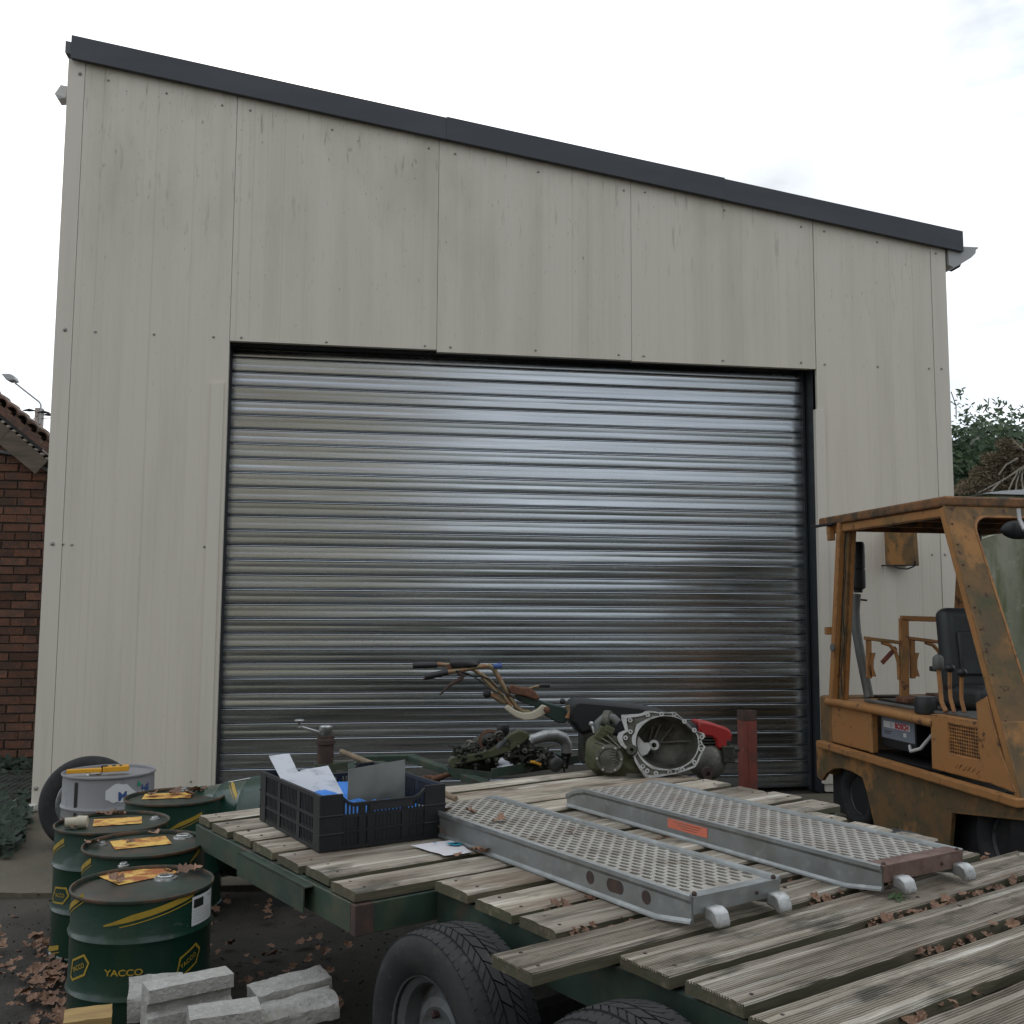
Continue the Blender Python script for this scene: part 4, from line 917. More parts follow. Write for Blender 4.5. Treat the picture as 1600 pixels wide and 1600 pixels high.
for k in range(5): strip(lambda s: (ww * .06 + s * ww * .78, zt_w - hh * (.52 + .09 * k), zt_w - hh * (.513 + .09 * k)), R_ - .0039, aw, mb, 8)
strip(lambda s: (ww * .62 + s * ww * .3, zt_w - hh * .12, zt_w - hh * .11), R_ - .0039, aw, mb, 8)
strip(lambda s: (ww * .70 + s * ww * .2, zt_w - hh * .17, zt_w - hh * .16), R_ - .0039, aw, mb, 8)
mb.build('label_print', M['blackprint'], dB)
# second drum
b1 = on_lid(cC, 286, 1307); b2 = on_lid(cC, 159, 1319)
dC = make_drum('oil_drum', 'middle green oil drum of the row, with a torn yellow lid label', cC, R=.226, bungs=((b1[0], b1[1], .026), (b2[0], b2[1], .013)))
l1 = on_lid(cC, 220, 1316); lid_label(dC, H_, l1[0], l1[1], radians(20), .205, .150, 2)
swoosh(dC, .226, ang_at(cC, .226, 133) - .85, z_at(cC, .226, 135, 1352) - .085, .226 * .9, .095)
swoosh(dC, .226, ang_at(cC, .226, 296), z_at(cC, .226, 300, 1348), .18, .09)
# left drum
b1 = on_lid(cA, 242, 1279); b2 = on_lid(cA, 124, 1285)
dA = make_drum('oil_drum', 'leftmost green oil drum with a pipe fitting and dry leaves on its lid', cA, R=.227, bungs=((b1[0], b1[1], .014), (b2[0], b2[1], .022)), hoops=(z_at(cA, .227, 120, 1432), z_at(cA, .227, 120, 1362)))
l1 = on_lid(cA, 184, 1283); lid_label(dA, H_, l1[0], l1[1], radians(12), .19, .145, 3)
swoosh(dA, .227, ang_at(cA, .227, 90) - .82, z_at(cA, .227, 92, 1320) - .085, .227 * .9, .095)
logo(dA, .227, ang_at(cA, .227, 91), z_at(cA, .227, 91, 1400), 1.25, .1)
swoosh(dA, .227, ang_at(cA, .227, 84) - .35, .008, .13, .035)
q = on_lid(cA, 122, 1293); pf = MB(); pf.tube([(q[0] - .05, q[1] - .01, H_ + .012), (q[0] - .01, q[1] - .0, H_ + .012), (q[0], q[1], H_ + .012), (q[0] + .035, q[1] + .002, H_ + .012)], [.020, .020, .026, .024], 16)
tag(pf.build('pipe_fitting', M['creambracket'], smooth=40, loc=(cA[0], cA[1], 0)), 'short grey pipe fitting lying on the lid of the leftmost green drum', 'pipe fitting')
# rear drum
b1 = on_lid(cD, 285, 1233)
dD = make_drum('oil_drum', 'green oil drum just right of the grey drum, its lid heaped with leaves', cD, R=.230, bungs=((b1[0], b1[1], .026),))
l1 = on_lid(cD, 262, 1243); lid_label(dD, H_, l1[0], l1[1], radians(5), .22, .14, 4)
swoosh(dD, .23, ang_at(cD, .23, 262), .385, .15, .05)
# drum lying on its side behind the trailer corner
cE = Vector((.24, -2.12, .285))
dE = make_drum('oil_drum', 'green oil drum lying on its side behind the left corner of the trailer deck', cE, R=.226, H=.5, tiltv=(radians(90), 0, radians(58)), bungs=())
dE.rotation_euler = (radians(78), 0, radians(66)); dE.location = cE
swoosh(dE, .226, radians(95), .20, .17, .10); swoosh(dE, .226, radians(38), .22, .17, .10)
mb = MB(); strip(lambda s: (s * .10, .18, .30), .2215, radians(70), mb, 10); mb.build('paper_label', M['whiteprint'], dE)
# grey drum
RG = .241
dG = make_drum('grey_drum', 'grey oil drum with a yellow tool on its lid before the leaning tyre', cG, R=RG, H=.50, body='greydrum', lid='greydrum', group=None, hoops=(.16, .33), bungs=())
b1 = on_lid(cG, 147, 1209); mb = MB(); mb.lathe([(.04, 0), (.038, .006), (.026, .007), (.024, .003), (0, .003)], 24, T(b1[0], b1[1], H_ - .013)); mb.build('bung_cap', M['silver'], dG, smooth=40)
mb = MB(); strip(lambda s: (s * .022, .02, .472), RG - .005, ang_at(cG, RG, 113), mb, 4); mb.build('black_stripe', M['blackprint'], dG)
aS = ang_at(cG, RG, 163); aE = ang_at(cG, RG, 226)
zc1 = z_at(cG, RG, 190, 1240)
mb = MB(); vs = []; n_ = 20
for i in range(n_ + 1):
    s_ = i / n_; a = aS + (aE - aS) * s_; up_ = .052 * sin(pi * min(1, s_ * 1.25 + .12)) + .012 * noise.noise(Vector((s_ * 7, 1, 1))); dn = .048 * sin(pi * min(1, s_ * .75 + .2)) + .012 * noise.noise(Vector((s_ * 9, 5, 1)))
    vs += [((RG - .0048) * cos(a), (RG - .0048) * sin(a), zc1 - dn), ((RG - .0048) * cos(a), (RG - .0048) * sin(a), zc1 + up_)]
mb.add(vs, [(2 * i, 2 * i + 2, 2 * i + 3, 2 * i + 1) for i in range(n_)]); mb.build('torn_label', M['whiteprint'], dG)
mb = MB(); tv, tf = text_shape('M', .062, .002); mb.add(wrap(tv, RG - .0040, ang_at(cG, RG, 191), z_at(cG, RG, 191, 1245), .05), tf)
tv, tf = text_shape('bil', .062, .002); mb.add(wrap(tv, RG - .0040, ang_at(cG, RG, 227), z_at(cG, RG, 227, 1232), .05), tf); tag(mb.build('name_print', M['blueprint'], dG), kind='stuff')
ga = ang_at(cG, RG, 217); mb = MB(); tv = [(-.016, -.014, 0), (.016, -.004, 0), (-.008, .016, 0)]; mb.add(wrap(tv, RG - .0038, ga, z_at(cG, RG, 217, 1225)), [(0, 1, 2)]); mb.build('triangle_print', M['greenprint'], dG)
# yellow tool on the grey drum
p0 = onZ(104, 1203, .525); p1 = onZ(202, 1198, .525)
d_ = (p1 - p0); L = d_.length; an = atan2(d_.y, d_.x)
tl_ = thing('cable_cutter', 'yellow hand tool with black joint lying across the lid of the grey drum', 'tool', (p0.x, p0.y, .505), an)
MB().prism([(0, -.018), (L * .30, -.016), (L * .55, -.028), (L * .60, .0), (L * .55, .018), (L * .3, .014), (0, .010)], (0, 0, .022), (1, 0, 0), (0, 1, 0), .022).build('handle', M['yellowtool'], tl_, bevel=.004, seg=2)
MB().prism([(L * .58, -.040), (L * .98, -.034), (L, -.02), (L, .022), (L * .96, .032), (L * .62, .026), (L * .56, .0)], (0, 0, .030), (1, 0, 0), (0, 1, 0), .028).build('head', M['yellowtool'], tl_, bevel=.004, seg=2)
MB().lathe([(.018, .0), (.018, .034), (0, .035)], 12, T(L * .60, -.008, 0)).box(L * .72, L * .78, -.022, .012, .030, .032).box(L * .84, L * .88, -.022, .012, .030, .032).build('joint', M['blackm'], tl_)
p0 = onZ(140, 1204, .500)
# leaning tyre
ty = thing('leaning_tyre', 'worn car tyre on a steel rim leaning behind the grey drum at the wall corner', 'tyre', (0, 0, 0))
tc_ = Vector((-.560, -1.10, .258)); ty.location = tc_; ty.scale = (.93, .93, .93)
ty.rotation_euler = (radians(82), 0, radians(-4))
inst(MB().lathe([(.160, -.075), (.172, -.088), (.205, -.098), (.240, -.100), (.266, -.088), (.278, -.070), (.283, -.03), (.283, .03), (.278, .070), (.266, .088), (.240, .100), (.205, .098), (.172, .088), (.160, .075), (.155, 0)], 64, loop=True).mesh('tyre', M['rubber'], 40), 'tyre', ty)
inst(MB().lathe([(.170, .078), (.173, .086), (.166, .090), (.158, .075), (.150, .055), (.146, .0), (.135, -.02), (.120, -.02)], 48).lathe([(.120, -.02), (.05, -.025), (.045, -.04)], 48).mesh('rim', M['silver'], 40), 'rim', ty)

# ------------------------------------------------------------------ concrete blocks
def rough(mb, amp, fr, seed):
    mb.v = [tuple(Vector(p) + Vector((noise.noise(Vector(p) * fr + Vector((seed, 0, 0))), noise.noise(Vector(p) * fr + Vector((0, seed, 9))), noise.noise(Vector(p) * fr + Vector((5, 0, seed))))) * amp) for p in mb.v]
    return mb
def solid(profile, L, n, nz=6, sub=3):
    """extrude a (y,z) profile along x with rings so the surface can be roughened"""
    pr = []
    for i in range(len(profile)):
        a, b = profile[i], profile[(i + 1) % len(profile)]
        k = max(1, int(hypot(a[0] - b[0], a[1] - b[1]) / .012))
        pr += [(a[0] + (b[0] - a[0]) * t / k, a[1] + (b[1] - a[1]) * t / k) for t in range(k)]
    m_ = len(pr); cy = sum(p[0] for p in pr) / m_; cz = sum(p[1] for p in pr) / m_
    mb = MB(); vs = [(L * i / n, y, z) for i in range(n + 1) for y, z in pr]
    fs = [(i * m_ + k, (i + 1) * m_ + k, (i + 1) * m_ + (k + 1) % m_, i * m_ + (k + 1) % m_)[::-1] for i in range(n) for k in range(m_)]
    mb.add(vs, fs)
    mb.f.append(tuple(range(m_))); mb.m.append(0); mb.f.append(tuple(reversed(range(n * m_, n * m_ + m_)))); mb.m.append(0)
    return mb
def block(name, label, p, rz, profile, L, amp=.004, seed=0, tilt=0, roll=0, cat='concrete block', group='broken concrete blocks heaped in front of the drums', mtl='block'):
    mb = rough(rough(solid(profile, L, max(6, int(L / .012))), amp, 26, seed), amp * .5, 90, seed + 3)
    o = mb.build(name, M[mtl], smooth=50); o.location = p; o.rotation_euler = (roll, tilt, rz); return tag(o, label, cat, group)
def onYd(px, py, y): return onY(px, py, y)
YK = -4.42
a = onY(236, 1601, YK); b = onY(366, 1583, YK + .10); t = onY(230, 1535, YK)
Lk = hypot(b.x - a.x, b.y - a.y) ; hk = t.z - a.z
prI = [(0, 0), (.0, .035), (.022, .045), (.022, hk - .045), (.0, hk - .036), (.0, hk), (.075, hk), (.075, 0)]
rzk = atan2(b.y - a.y, b.x - a.x) 
block('concrete_block', 'upright channelled concrete block on top of the heap, in front of the green drum', (a.x - .008, a.y, a.z - .022), rzk, prI, Lk * 1.02, .0014, 1)
a = onY(402, 1574, YK + .10); b = onY(520, 1545, YK + .22)
block('concrete_block', 'rough slab of broken concrete resting at the right of the heap under the dark gap', (a.x, a.y + .0, a.z - .01), radians(24), [(0, 0), (0, .028), (.0, .040), (.095, .036), (.095, 0)], -.0 + .225, .0045, 5, tilt=radians(-3), roll=radians(6))
a = onY(300, 1612, YK - .04)
block('concrete_block', 'flat pale concrete piece lying at the foot of the upright block', (a.x, a.y - .04, a.z - .01), radians(14), [(0, 0), (0, .055), (.09, .06), (.09, 0)], .185, .0025, 9)
a = onY(408, 1618, YK + .0)
block('concrete_block', 'jagged concrete lump at the lower right end of the heap', (a.x, a.y, a.z - .01), radians(20), [(0, 0), (.0, .040), (.03, .062), (.10, .055), (.10, 0)], .225, .005, 13, tilt=radians(-4))
a = onY(188, 1606, YK + .06)
block('concrete_block', 'crumbling concrete chunk at the left end of the heap against the drum', (a.x + .0, a.y + .08, a.z - .02), radians(10), [(0, 0), (.0, .060), (.03, .085), (.09, .095), (.09, 0)], .15, .006, 17)
for k, (px_, L_, hh_, yy_) in enumerate(((215, .36, .14, YK + .02), (370, .34, .13, YK + .02))):
    a = onY(px_, 1640, yy_)
    block('concrete_block', ('buried concrete block under the left half of the heap', 'buried concrete block under the right half of the heap')[k], (a.x, a.y, .0), radians(12), [(0, 0), (0, hh_), (.12, hh_), (.12, 0)], L_, .006, 21 + k)
a = onY(96, 1640, YK + .10)
block('wood_offcut', 'yellowish sawn wood offcut lying left of the concrete blocks', (a.x, a.y, onY(96, 1600, YK + .1).z - .10), radians(12), [(0, 0), (0, .125), (.085, .13), (.085, 0)], .125, .002, 31, cat='wood block', group=None, mtl='woodblock')
bpy.data.objects['wood_offcut'].location.z = onY(110, 1588, YK + .14).z - .127
mb = MB().box(0, .2, 0, .14, 0, max(.02, bpy.data.objects['wood_offcut'].location.z)); rough(mb, .004, 20, 3)
tag(mb.build('concrete_block', M['block'], loc=(a.x - .01, a.y - .03, 0)), 'low concrete block carrying the yellowish wood offcut', 'concrete block', 'broken concrete blocks heaped in front of the drums')
# ------------------------------------------------------------------ forklift: local x runs along its left side towards the viewer, local y across it
FA = Vector((4.067, -.912, 0)); FT = Vector((.0326, -.99947, 0)); FN = Vector((.99947, .0326, 0)); FRZ = atan2(FT.y, FT.x)
fk = thing('forklift', 'old forklift with faded orange paint, rust and algae beside the trailer, seat and levers exposed', 'forklift', FA, FRZ)
def FL(p): d = p - FA; return Vector((d.dot(FT), d.dot(FN), d.z))
def FW(x, y, z): return FA + FT * x + FN * y + Vector((0, 0, z))
def FS(px, py, w_=0.0): return FL(onP(px, py, FW(0, w_, 0), FN))          # point on a plane parallel to its side
def FF(px, py, s_=0.0): return FL(onP(px, py, FW(s_, 0, 0), FT))          # point on a plane square to its length
EX, EY, EZ = Vector((1, 0, 0)), Vector((0, 1, 0)), Vector((0, 0, 1))
O = M['orange']; OD = M['orange_dirty']
# skirt (side plate facing the trailer); polygon seen from -y: x to the right is +s
MB().prism([(-.135, .50), (-.135, .27), (-.07, .25), (.00, .31), (.09, .352), (.20, .374), (.34, .372), (.46, .355), (.52, .25), (.60, .05), (1.32, .05), (1.371, .318), (1.95, .395), (1.95, .485)], (0, 0, 0), EX, EZ, .030).build('side_skirt', OD, fk, bevel=.004)
MB().prism([(-.135, .28), (-.05, .24), (0.0, .30), (0.0, .05), (-.135, .05)], (0, .9, 0), EX, EZ, .02).build('chassis', M['blackm'], fk)
MB().box(-.10, 1.9, .10, .95, .05, .46).build('chassis_block', M['blackm'], fk)
# sill flange
MB().bar((-.05, -.020, .500), (1.955, -.020, .478), .055, .045).build('sill', O, fk, bevel=.008, seg=2)
# rear corner casting
MB().box(-.135, .02, .03, .95, .30, .815).build('counterweight', OD, fk, bevel=.02, seg=3)
# upper side: panel, battery bay, grille box
MB().box(.02, .50, .035, .06, .515, .79).build('side_panel', O, fk, bevel=.006)
MB().box(.50, .545, .025, .07, .515, .79).build('panel_post', O, fk, bevel=.006)
MB().box(.50, 1.20, .30, .32, .50, .80).box(.5, 1.2, .06, .32, .50, .515).box(1.19, 1.21, .06, .3, .5, .78).build('battery_bay', M['blackm'], fk)
# the top cover with a rolled edge
MB().box(.00, 1.22, .02, .98, .775, .800).build('top_cover', O, fk, bevel=.008)
tb = MB(); tb.tube([(.0, .022, .782), (.12, .018, .786), (.6, .016, .784), (1.0, .018, .778), (1.21, .022, .772)], .026, 10); tb.build('rolled_edge', O, fk, smooth=50)
b0, b1 = FS(1377, 1120, .09), FS(1430, 1135, .09)
bt = bpy.data.objects.new('battery', None); COL.objects.link(bt); bt.parent = fk
MB().box(b0.x, b1.x, .09, .25, .56, .745).build('case', M['blackplas'], bt, bevel=.006)
zt1 = FS(1400, 1124, .088).z; zb1 = FS(1400, 1156, .088).z
MB().box(b0.x + .004, b1.x - .004, .0875, .0895, zb1, zt1 + .004).build('label', M['battery'], bt)
MB().box(b0.x + .03, b1.x - .05, .0860, .0870, zt1 - .058, zt1 - .020).build('label_band', M['whiteprint'], bt)
tv, tf = text_shape('BOSCH', .044, .0026); mb = MB(); xc = b1.x - .135; mb.add([(xc + x * 1.0, .0850, zt1 - .040 + y) for x, y, z in tv], tf); mb.build('brand_print', M['redprint'], bt)
mb = MB(); mb.lathe([(.008, 0), (.011, 0)], 14, T(xc - .115, .0852, zt1 - .040, rx=pi / 2)).build('brand_mark', M['blackprint'], bt)
mb = MB(); mb.box(b0.x + .04, b0.x + .12, .0858, .0868, zt1 - .082, zt1 - .078).box(b0.x + .04, b0.x + .10, .0858, .0868, zt1 - .094, zt1 - .090); tag(mb.build('small_print', M['blackprint'], bt), kind='stuff')
mb = MB(); mb.box(b1.x - .12, b1.x - .09, .0858, .0868, zt1 - .095, zt1 - .072); mb.build('small_mark', M['whiteprint'], bt)
MB().tube([(b1.x - .06, .09, .60), (b1.x - .02, .07, .575), (b1.x + .05, .09, .60), (b1.x + .1, .15, .70)], .011, 8).build('cable', M['white_metal'], bt, smooth=60)
# grille box
g0, g1 = 1.195, 1.66
gb = MB()
gx0, gx1, gz0, gz1 = 1.36, 1.62, .632, .790
gb.frame([(g0, .525), (g1, .525), (g1, .822), (g0, .822)], [(gx0, gz0), (gx1, gz0), (gx1, gz1), (gx0, gz1)], (0, .0, 0), EX, EZ, -.0)
gb = MB(); gb.frame([(g0, .525), (g1, .525), (g1, .822), (g0, .822)], [(gx0, gz0), (gx1, gz0), (gx1, gz1), (gx0, gz1)], (0, .005, 0), EX, EZ, .02)
gb.box(g0, g1, .02, .34, .81, .822).box(g0, g0 + .015, .02, .34, .525, .81)
gb.build('grille_box', O, fk, bevel=.007, seg=2)
gr = MB(); nx_, nz_ = 13, 9
for i in range(nx_ + 1): x = gx0 + (gx1 - gx0) * i / nx_; gr.box(x - .0035, x + .0035, .012, .014, gz0, gz1)
for i in range(nz_ + 1): z = gz0 + (gz1 - gz0) * i / nz_; gr.box(gx0, gx1, .0115, .0135, z - .0035, z + .0035)
tag(gr.build('grille', O, fk), kind='stuff')
MB().box(gx0 - .01, gx1 + .01, .05, .06, gz0 - .01, gz1 + .01).build('grille_backing', M['blackm'], fk)
lv = MB()
for i in range(6): lv.prism([(0, 0), (.030, .020), (.036, .018), (.008, -.004)], (1.40 + i * .036, .002, .565 + .004 * sin(i * 2.2)), EX, EZ, .006)
tag(lv.build('louvre', O, fk), kind='stuff')
# step upright in front of the pillar foot
pts = [FS(x, y, -.004) for x, y in [(1524, 1098), (1541, 1088), (1563, 1175), (1588, 1240), (1540, 1222), (1530, 1180), (1526, 1120)]]
MB().prism([(p.x, p.z) for p in reversed(pts)], (0, -.004, 0), EX, EZ, .02).build('pillar_foot', O, fk, bevel=.004)
# rear post: an L-section leaning forward
pb, pt = FS(1296, 1092), FS(1309, 812)
MB().bar((pb.x, .025, pb.z - .03), (pt.x, .025, pt.z - .01), .05, .045, up=EY).build('rear_post', O, fk, bevel=.006)
MB().bar((pb.x + .03, .055, pb.z - .03), (pt.x + .03, .055, pt.z - .01), .075, .012, up=EY).build('rear_post_web', OD, fk)
MB().bar((pb.x + .045, .085, pb.z - .03), (pt.x + .045, .085, pt.z - .01), .04, .035, up=EY).build('rear_post', O, fk, bevel=.006)
MB().bar((pb.x - .01, .93, pb.z - .03), (pt.x - .01, .93, pt.z - .01), .05, .06, up=EY).build('rear_post', O, fk, bevel=.006)
q = FS(1303, 1012, -.01); MB().lathe([(0, .0), (.018, .0), (.026, .006), (.027, .014), (0, .02)], 20, T(q.x, q.y, q.z, rx=pi / 2)).build('door_buffer', M['pipe'], fk, smooth=40)
for (x, y) in ((1299, 828), (1300, 838), (1296, 985)):
    q = FS(x, y, .0); MB().box(q.x - .03, q.x + .01, -.022, .02, q.z - .028, q.z + .022).build('hinge', O, fk, bevel=.004)
# roof
RS0, RS1, RW = -.03, 1.405, 1.12
MB().box(RS0, RS1, .0, RW, 1.962, 2.018).build('roof', M['orange_roof'], fk, bevel=.012, seg=2)
MB().box(RS0 - .05, .22, -.035, .0, 1.955, 1.970).build('roof_drip_rail', M['blackm'], fk, bevel=.002)
MB().box(.05, RS1 - .03, .02, .06, 1.905, 1.962).build('roof_rail', O, fk, bevel=.006)
MB().box(.05, RS1 - .03, RW - .06, RW - .02, 1.905, 1.962).build('roof_rail', OD, fk)
for s_ in (.05, .45, .85, 1.22): MB().box(s_, s_ + .035, .06, RW - .06, 1.925, 1.962).build('roof_beam', M['orange_roof'], fk)
# raked windscreen frame
B0 = Vector((1.945, 0, .475)); Tt = Vector((1.395, 0, 1.965)); ey = (Tt - B0); LP = ey.length; ey.normalize()
wi, r_ = .185, .085
inner = []; yb, yt_ = .40, LP - .055
def arc(cx, cy, a0, a1, n=7): return [(cx + r_ * cos(a0 + (a1 - a0) * i / n), cy + r_ * sin(a0 + (a1 - a0) * i / n)) for i in range(n + 1)]
xi0, xi1 = wi - .035, RW - wi
inner = arc(xi0 + .035 + r_, yb + r_, pi, 1.5 * pi) + arc(xi1 - r_, yb + r_, 1.5 * pi, 2 * pi) + arc(xi1 - r_, yt_ - r_, 0, .5 * pi) + arc(xi0 + r_, yt_ - r_, .5 * pi, pi)
outer = []
n_ = len(inner) // 4
cs = [(0.0, 0), (RW, 0), (RW, LP), (0, LP)]
for k in range(4):
    for i in range(n_): outer.append(cs[k])
fm = MB(); fm.frame(outer, inner, B0, EY, ey, .004); fm.build('windscreen_frame', OD, fk)
fm = MB()
inn2 = [(x + (.012 if x < RW / 2 else -.012), y + (.012 if y < LP / 2 else -.012)) for x, y in inner]
fm.frame(inner, inn2, B0 + ey.cross(EY) * -.003, EY, ey, .02); fm.build('window_rim', O, fk)
nrm = EY.cross(ey)
sd_ = MB(); sd_.bar(B0 - nrm * .028 + Vector((0, .006, 0)), Tt - nrm * .028 + Vector((0, .006, 0)), .050, .012, up=EY); sd_.build('pillar_side', O, fk, bevel=.003)
MB().bar(B0 - nrm * .05 + Vector((0, .04, 0)), Tt - nrm * .05 + Vector((0, .04, 0)), .03, .05, up=EY).build('pillar_web', M['orange_dirty'], fk)
MB().bar(B0 - nrm * .028 + Vector((0, RW - .006, 0)), Tt - nrm * .028 + Vector((0, RW - .006, 0)), .05, .012, up=EY).build('pillar_side', O, fk)
rv = MB()
for t in np.linspace(.10, .93, 12): rv.ico(tuple(B0 + ey * LP * t + EY * .022 + nrm * .001), .006)
tag(rv.build('rivet', M['rust'], fk), kind='stuff')
lp = MB(); lp.box(-.01, RW, .0, .395, 0, .008, Matrix(((EY.x, ey.x, nrm.x, B0.x), (EY.y, ey.y, nrm.y, B0.y), (EY.z, ey.z, nrm.z, B0.z), (0, 0, 0, 1)))); lp.build('front_panel', OD, fk, bevel=.003)
# nose below the windscreen and wheels
MB().box(1.80, 1.95, .03, RW, .10, .47).build('front_bulkhead', M['blackm'], fk)
def fwheel(s_, w_, z_, k):
    e = bpy.data.objects.new('wheel', None); COL.objects.link(e); e.parent = fk; e.location = (s_, w_, z_); e.rotation_euler = (pi / 2, 0, 0); e.scale = (k, k, 1.1)
    for nme, me in (('tyre', tyre_me), ('rim', rim_me)): inst(me, nme, e)
fwheel(1.72, .16, .24, .86); fwheel(.26, .17, .21, .74); fwheel(1.72, .95, .24, .86); fwheel(.26, .92, .21, .74)
# hanging lamp plate with beacon under the far side of the roof
wq = 1.0
pts = [FS(x, y, wq) for x, y in [(1379, 826), (1427, 826), (1431, 884), (1384, 884), (1382, 862)]]
MB().prism([(p.x, p.z) for p in reversed(pts)], (0, wq, 0), EX, EZ, .03).build('hanging_plate', OD, fk, bevel=.004)
q = FS(1378, 850, wq); q2 = FS(1376, 884, wq)
MB().lathe([(.0, .155), (.035, .150), (.055, .12), (.058, .06)], 20, T(q.x + .05, wq + .10, q2.z)).build('beacon', M['beacon'], fk, smooth=50)
MB().lathe([(.060, .075), (.066, .05), (.078, .0), (0, 0)], 20, T(q.x + .05, wq + .10, q2.z)).build('beacon_base', M['blackm'], fk, smooth=40)
a, b = FS(1357, 884, wq - .03), FS(1434, 883, wq - .03)
MB().tube([tuple(a), tuple(b)], .006, 6).ico(tuple(FS(1363, 881, wq - .03)), .018).build('plate_rod', M['blackm'], fk)
MB().tube([tuple(FS(x, y, wq - .04)) for x, y in [(1394, 884), (1404, 888), (1418, 889), (1428, 885), (1431, 876)]], .006, 6).build('wire', M['blackm'], fk)
# exhaust at the rear: muffler and pipe
se = -.02
m0, m1 = FF(1341, 926, se), FF(1343, 847, se)
MB().lathe([(0, .0), (.028, .0), (.030, .02), (.047, .03), (.050, .045), (.050, .155), (.046, .160), (.046, .164), (.050, .168), (.050, (m1.z - m0.z) - .02), (.042, m1.z - m0.z), (0, m1.z - m0.z + .002)], 24, T(m0.x, m0.y, m0.z)).build('muffler', M['blackm'], fk, smooth=35)
MB().bar(tuple(FF(1334, 936, se)), tuple(FF(1354, 938, se)), .02, .012).build('pipe_clamp', M['blackm'], fk)
MB().tube([tuple(FF(x, y, se + d)) for x, y, d in [(1338, 928, 0), (1336, 955, 0), (1338, 985, .03), (1344, 1020, .08), (1352, 1060, .14), (1358, 1090, .18)]], .031, 16).build('exhaust_pipe', M['pipe'], fk, smooth=60)
# guard frame and arms on the far side
wf = 1.06
def fbar(p, q, a_, b_, mt=None, nm='guard_bar'): MB().bar(tuple(FS(*p, wf)), tuple(FS(*q, wf)), a_, b_, up=EY).build(nm, mt or O, fk, bevel=.003)
s0 = .35
def ff(x, y): return tuple(FF(x, y, s0))
def gbar(p, q, a_, b_, mt=None, nm='guard_bar', y_=(0, 0)): MB().bar(Vector(ff(*p)) + Vector((y_[0], 0, 0)), Vector(ff(*q)) + Vector((y_[1], 0, 0)), a_, b_, up=EX).build(nm, mt or O, fk, bevel=.003)
gbar((1412, 966), (1413, 1092), .058, .03); gbar((1408, 966), (1475, 968), .034, .03)
for dx in (0, 68):
    gbar((1351 + dx, 997), (1406 + dx, 1004), .022, .03, nm='guard_arm')
    gbar((1357 + dx, 1000), (1358 + dx, 1060), .034, .02, nm='arm_post')
    mb = MB(); cv = [(1363, 1020), (1360, 1032), (1360, 1044), (1364, 1057)]
    cvp = [Vector(ff(x + dx, y)) for x, y in cv]; vs = []
    for p in cvp: vs += [p + Vector((.01, -.022, 0)), p + Vector((.01, .018, 0)), p + Vector((-.0, .018, 0)), p + Vector((-.0, -.022, 0))]
    mb.add(vs, [(4 * i + k, 4 * i + (k + 1) % 4, 4 * i + 4 + (k + 1) % 4, 4 * i + 4 + k) for i in range(3) for k in range(4)] + [(3, 2, 1, 0), (12, 13, 14, 15)]); mb.build('arm_pad', O, fk, smooth=60)
    MB().tube([ff(x + dx, y) for x, y in [(1378, 1004), (1390, 1008), (1399, 1018), (1404, 1035), (1405, 1062)]], .013, 6).build('curved_strap', O, fk, smooth=50)
gbar((1378, 1036), (1400, 1012), .03, .012, M['redmetal'], 'loose_lever')
# deck behind: dark ledge and clutter of the mast side
MB().box(.3, 1.75, .93, .98, .80, .90).build('rear_ledge', M['blackm'], fk)
MB().box(.15, 1.25, .30, .95, .800, .812).build('engine_cover', M['blackm'], fk)
q = FF(1446, 1090, 1.0); MB().lathe([(0, 0), (.060, 0), (.066, .06), (.055, .088), (.050, .09), (0, .092)], 20, T(q.x, q.y, .805)).build('filler_pot', M['blackplas'], fk, smooth=40)
MB().lathe([(.045, .0), (.045, .006), (0, .008)], 20, T(q.x, q.y, .895)).build('pot_lid', M['pipe'], fk, smooth=40)
MB().tube([(.28, .14, .815), (.9, .12, .818), (1.2, .13, .815)], .012, 8).build('hose', M['pipe'], fk, smooth=60)
# seat
sb = bpy.data.objects.new('seat', None); COL.objects.link(sb); sb.parent = fk
ql = FF(1464, 1000, .80)
ss = .80
mb = MB(); mb.box(0, .13, 0, .38, 0, .505, T(ss, ql.y, .90, ry=radians(-6))); mb.build('backrest', M['seat'], sb, bevel=.055, seg=4, smooth=50)
mb = MB(); mb.box(-.01, .15, .07, .31, .10, .36, T(ss, ql.y, .90, ry=radians(-6))); mb.build('back_cushion', M['seat'], sb, bevel=.012, seg=3, smooth=50)
mb = MB(); mb.box(-.05, .36, .02, .44, -.08, .06, T(ss, ql.y, .90)); mb.build('cushion', M['seat'], sb, bevel=.045, seg=4, smooth=50)
MB().box(-.04, .34, .05, .42, -.10, -.08, T(ss, ql.y, .90)).build('seat_base', M['blackm'], sb)
# hoses and wiring in the cab
MB().tube([(1.25, .30, .83), (1.05, .42, .86), (.80, .40, .83), (.5, .5, .84), (.2, .6, .82)], .014, 8).build('hydraulic_hose', M['blackplas'], fk, smooth=60)
MB().tube([(1.28, .36, .83), (1.0, .52, .88), (.7, .46, .83), (.35, .40, .84), (.1, .3, .82)], .010, 8).build('hydraulic_hose', M['blackplas'], fk, smooth=60)
MB().tube([tuple(FS(x, y, .02)) for x, y in [(1322, 830), (1319, 860), (1321, 900), (1316, 950), (1320, 1000), (1314, 1050), (1316, 1088)]], .004, 6).build('wire', M['blackplas'], fk, smooth=60)
MB().box(.30, .62, .55, .80, .81, .86).box(.36, .5, .3, .42, .81, .845).build('battery_tray', M['rust'], fk, bevel=.006)
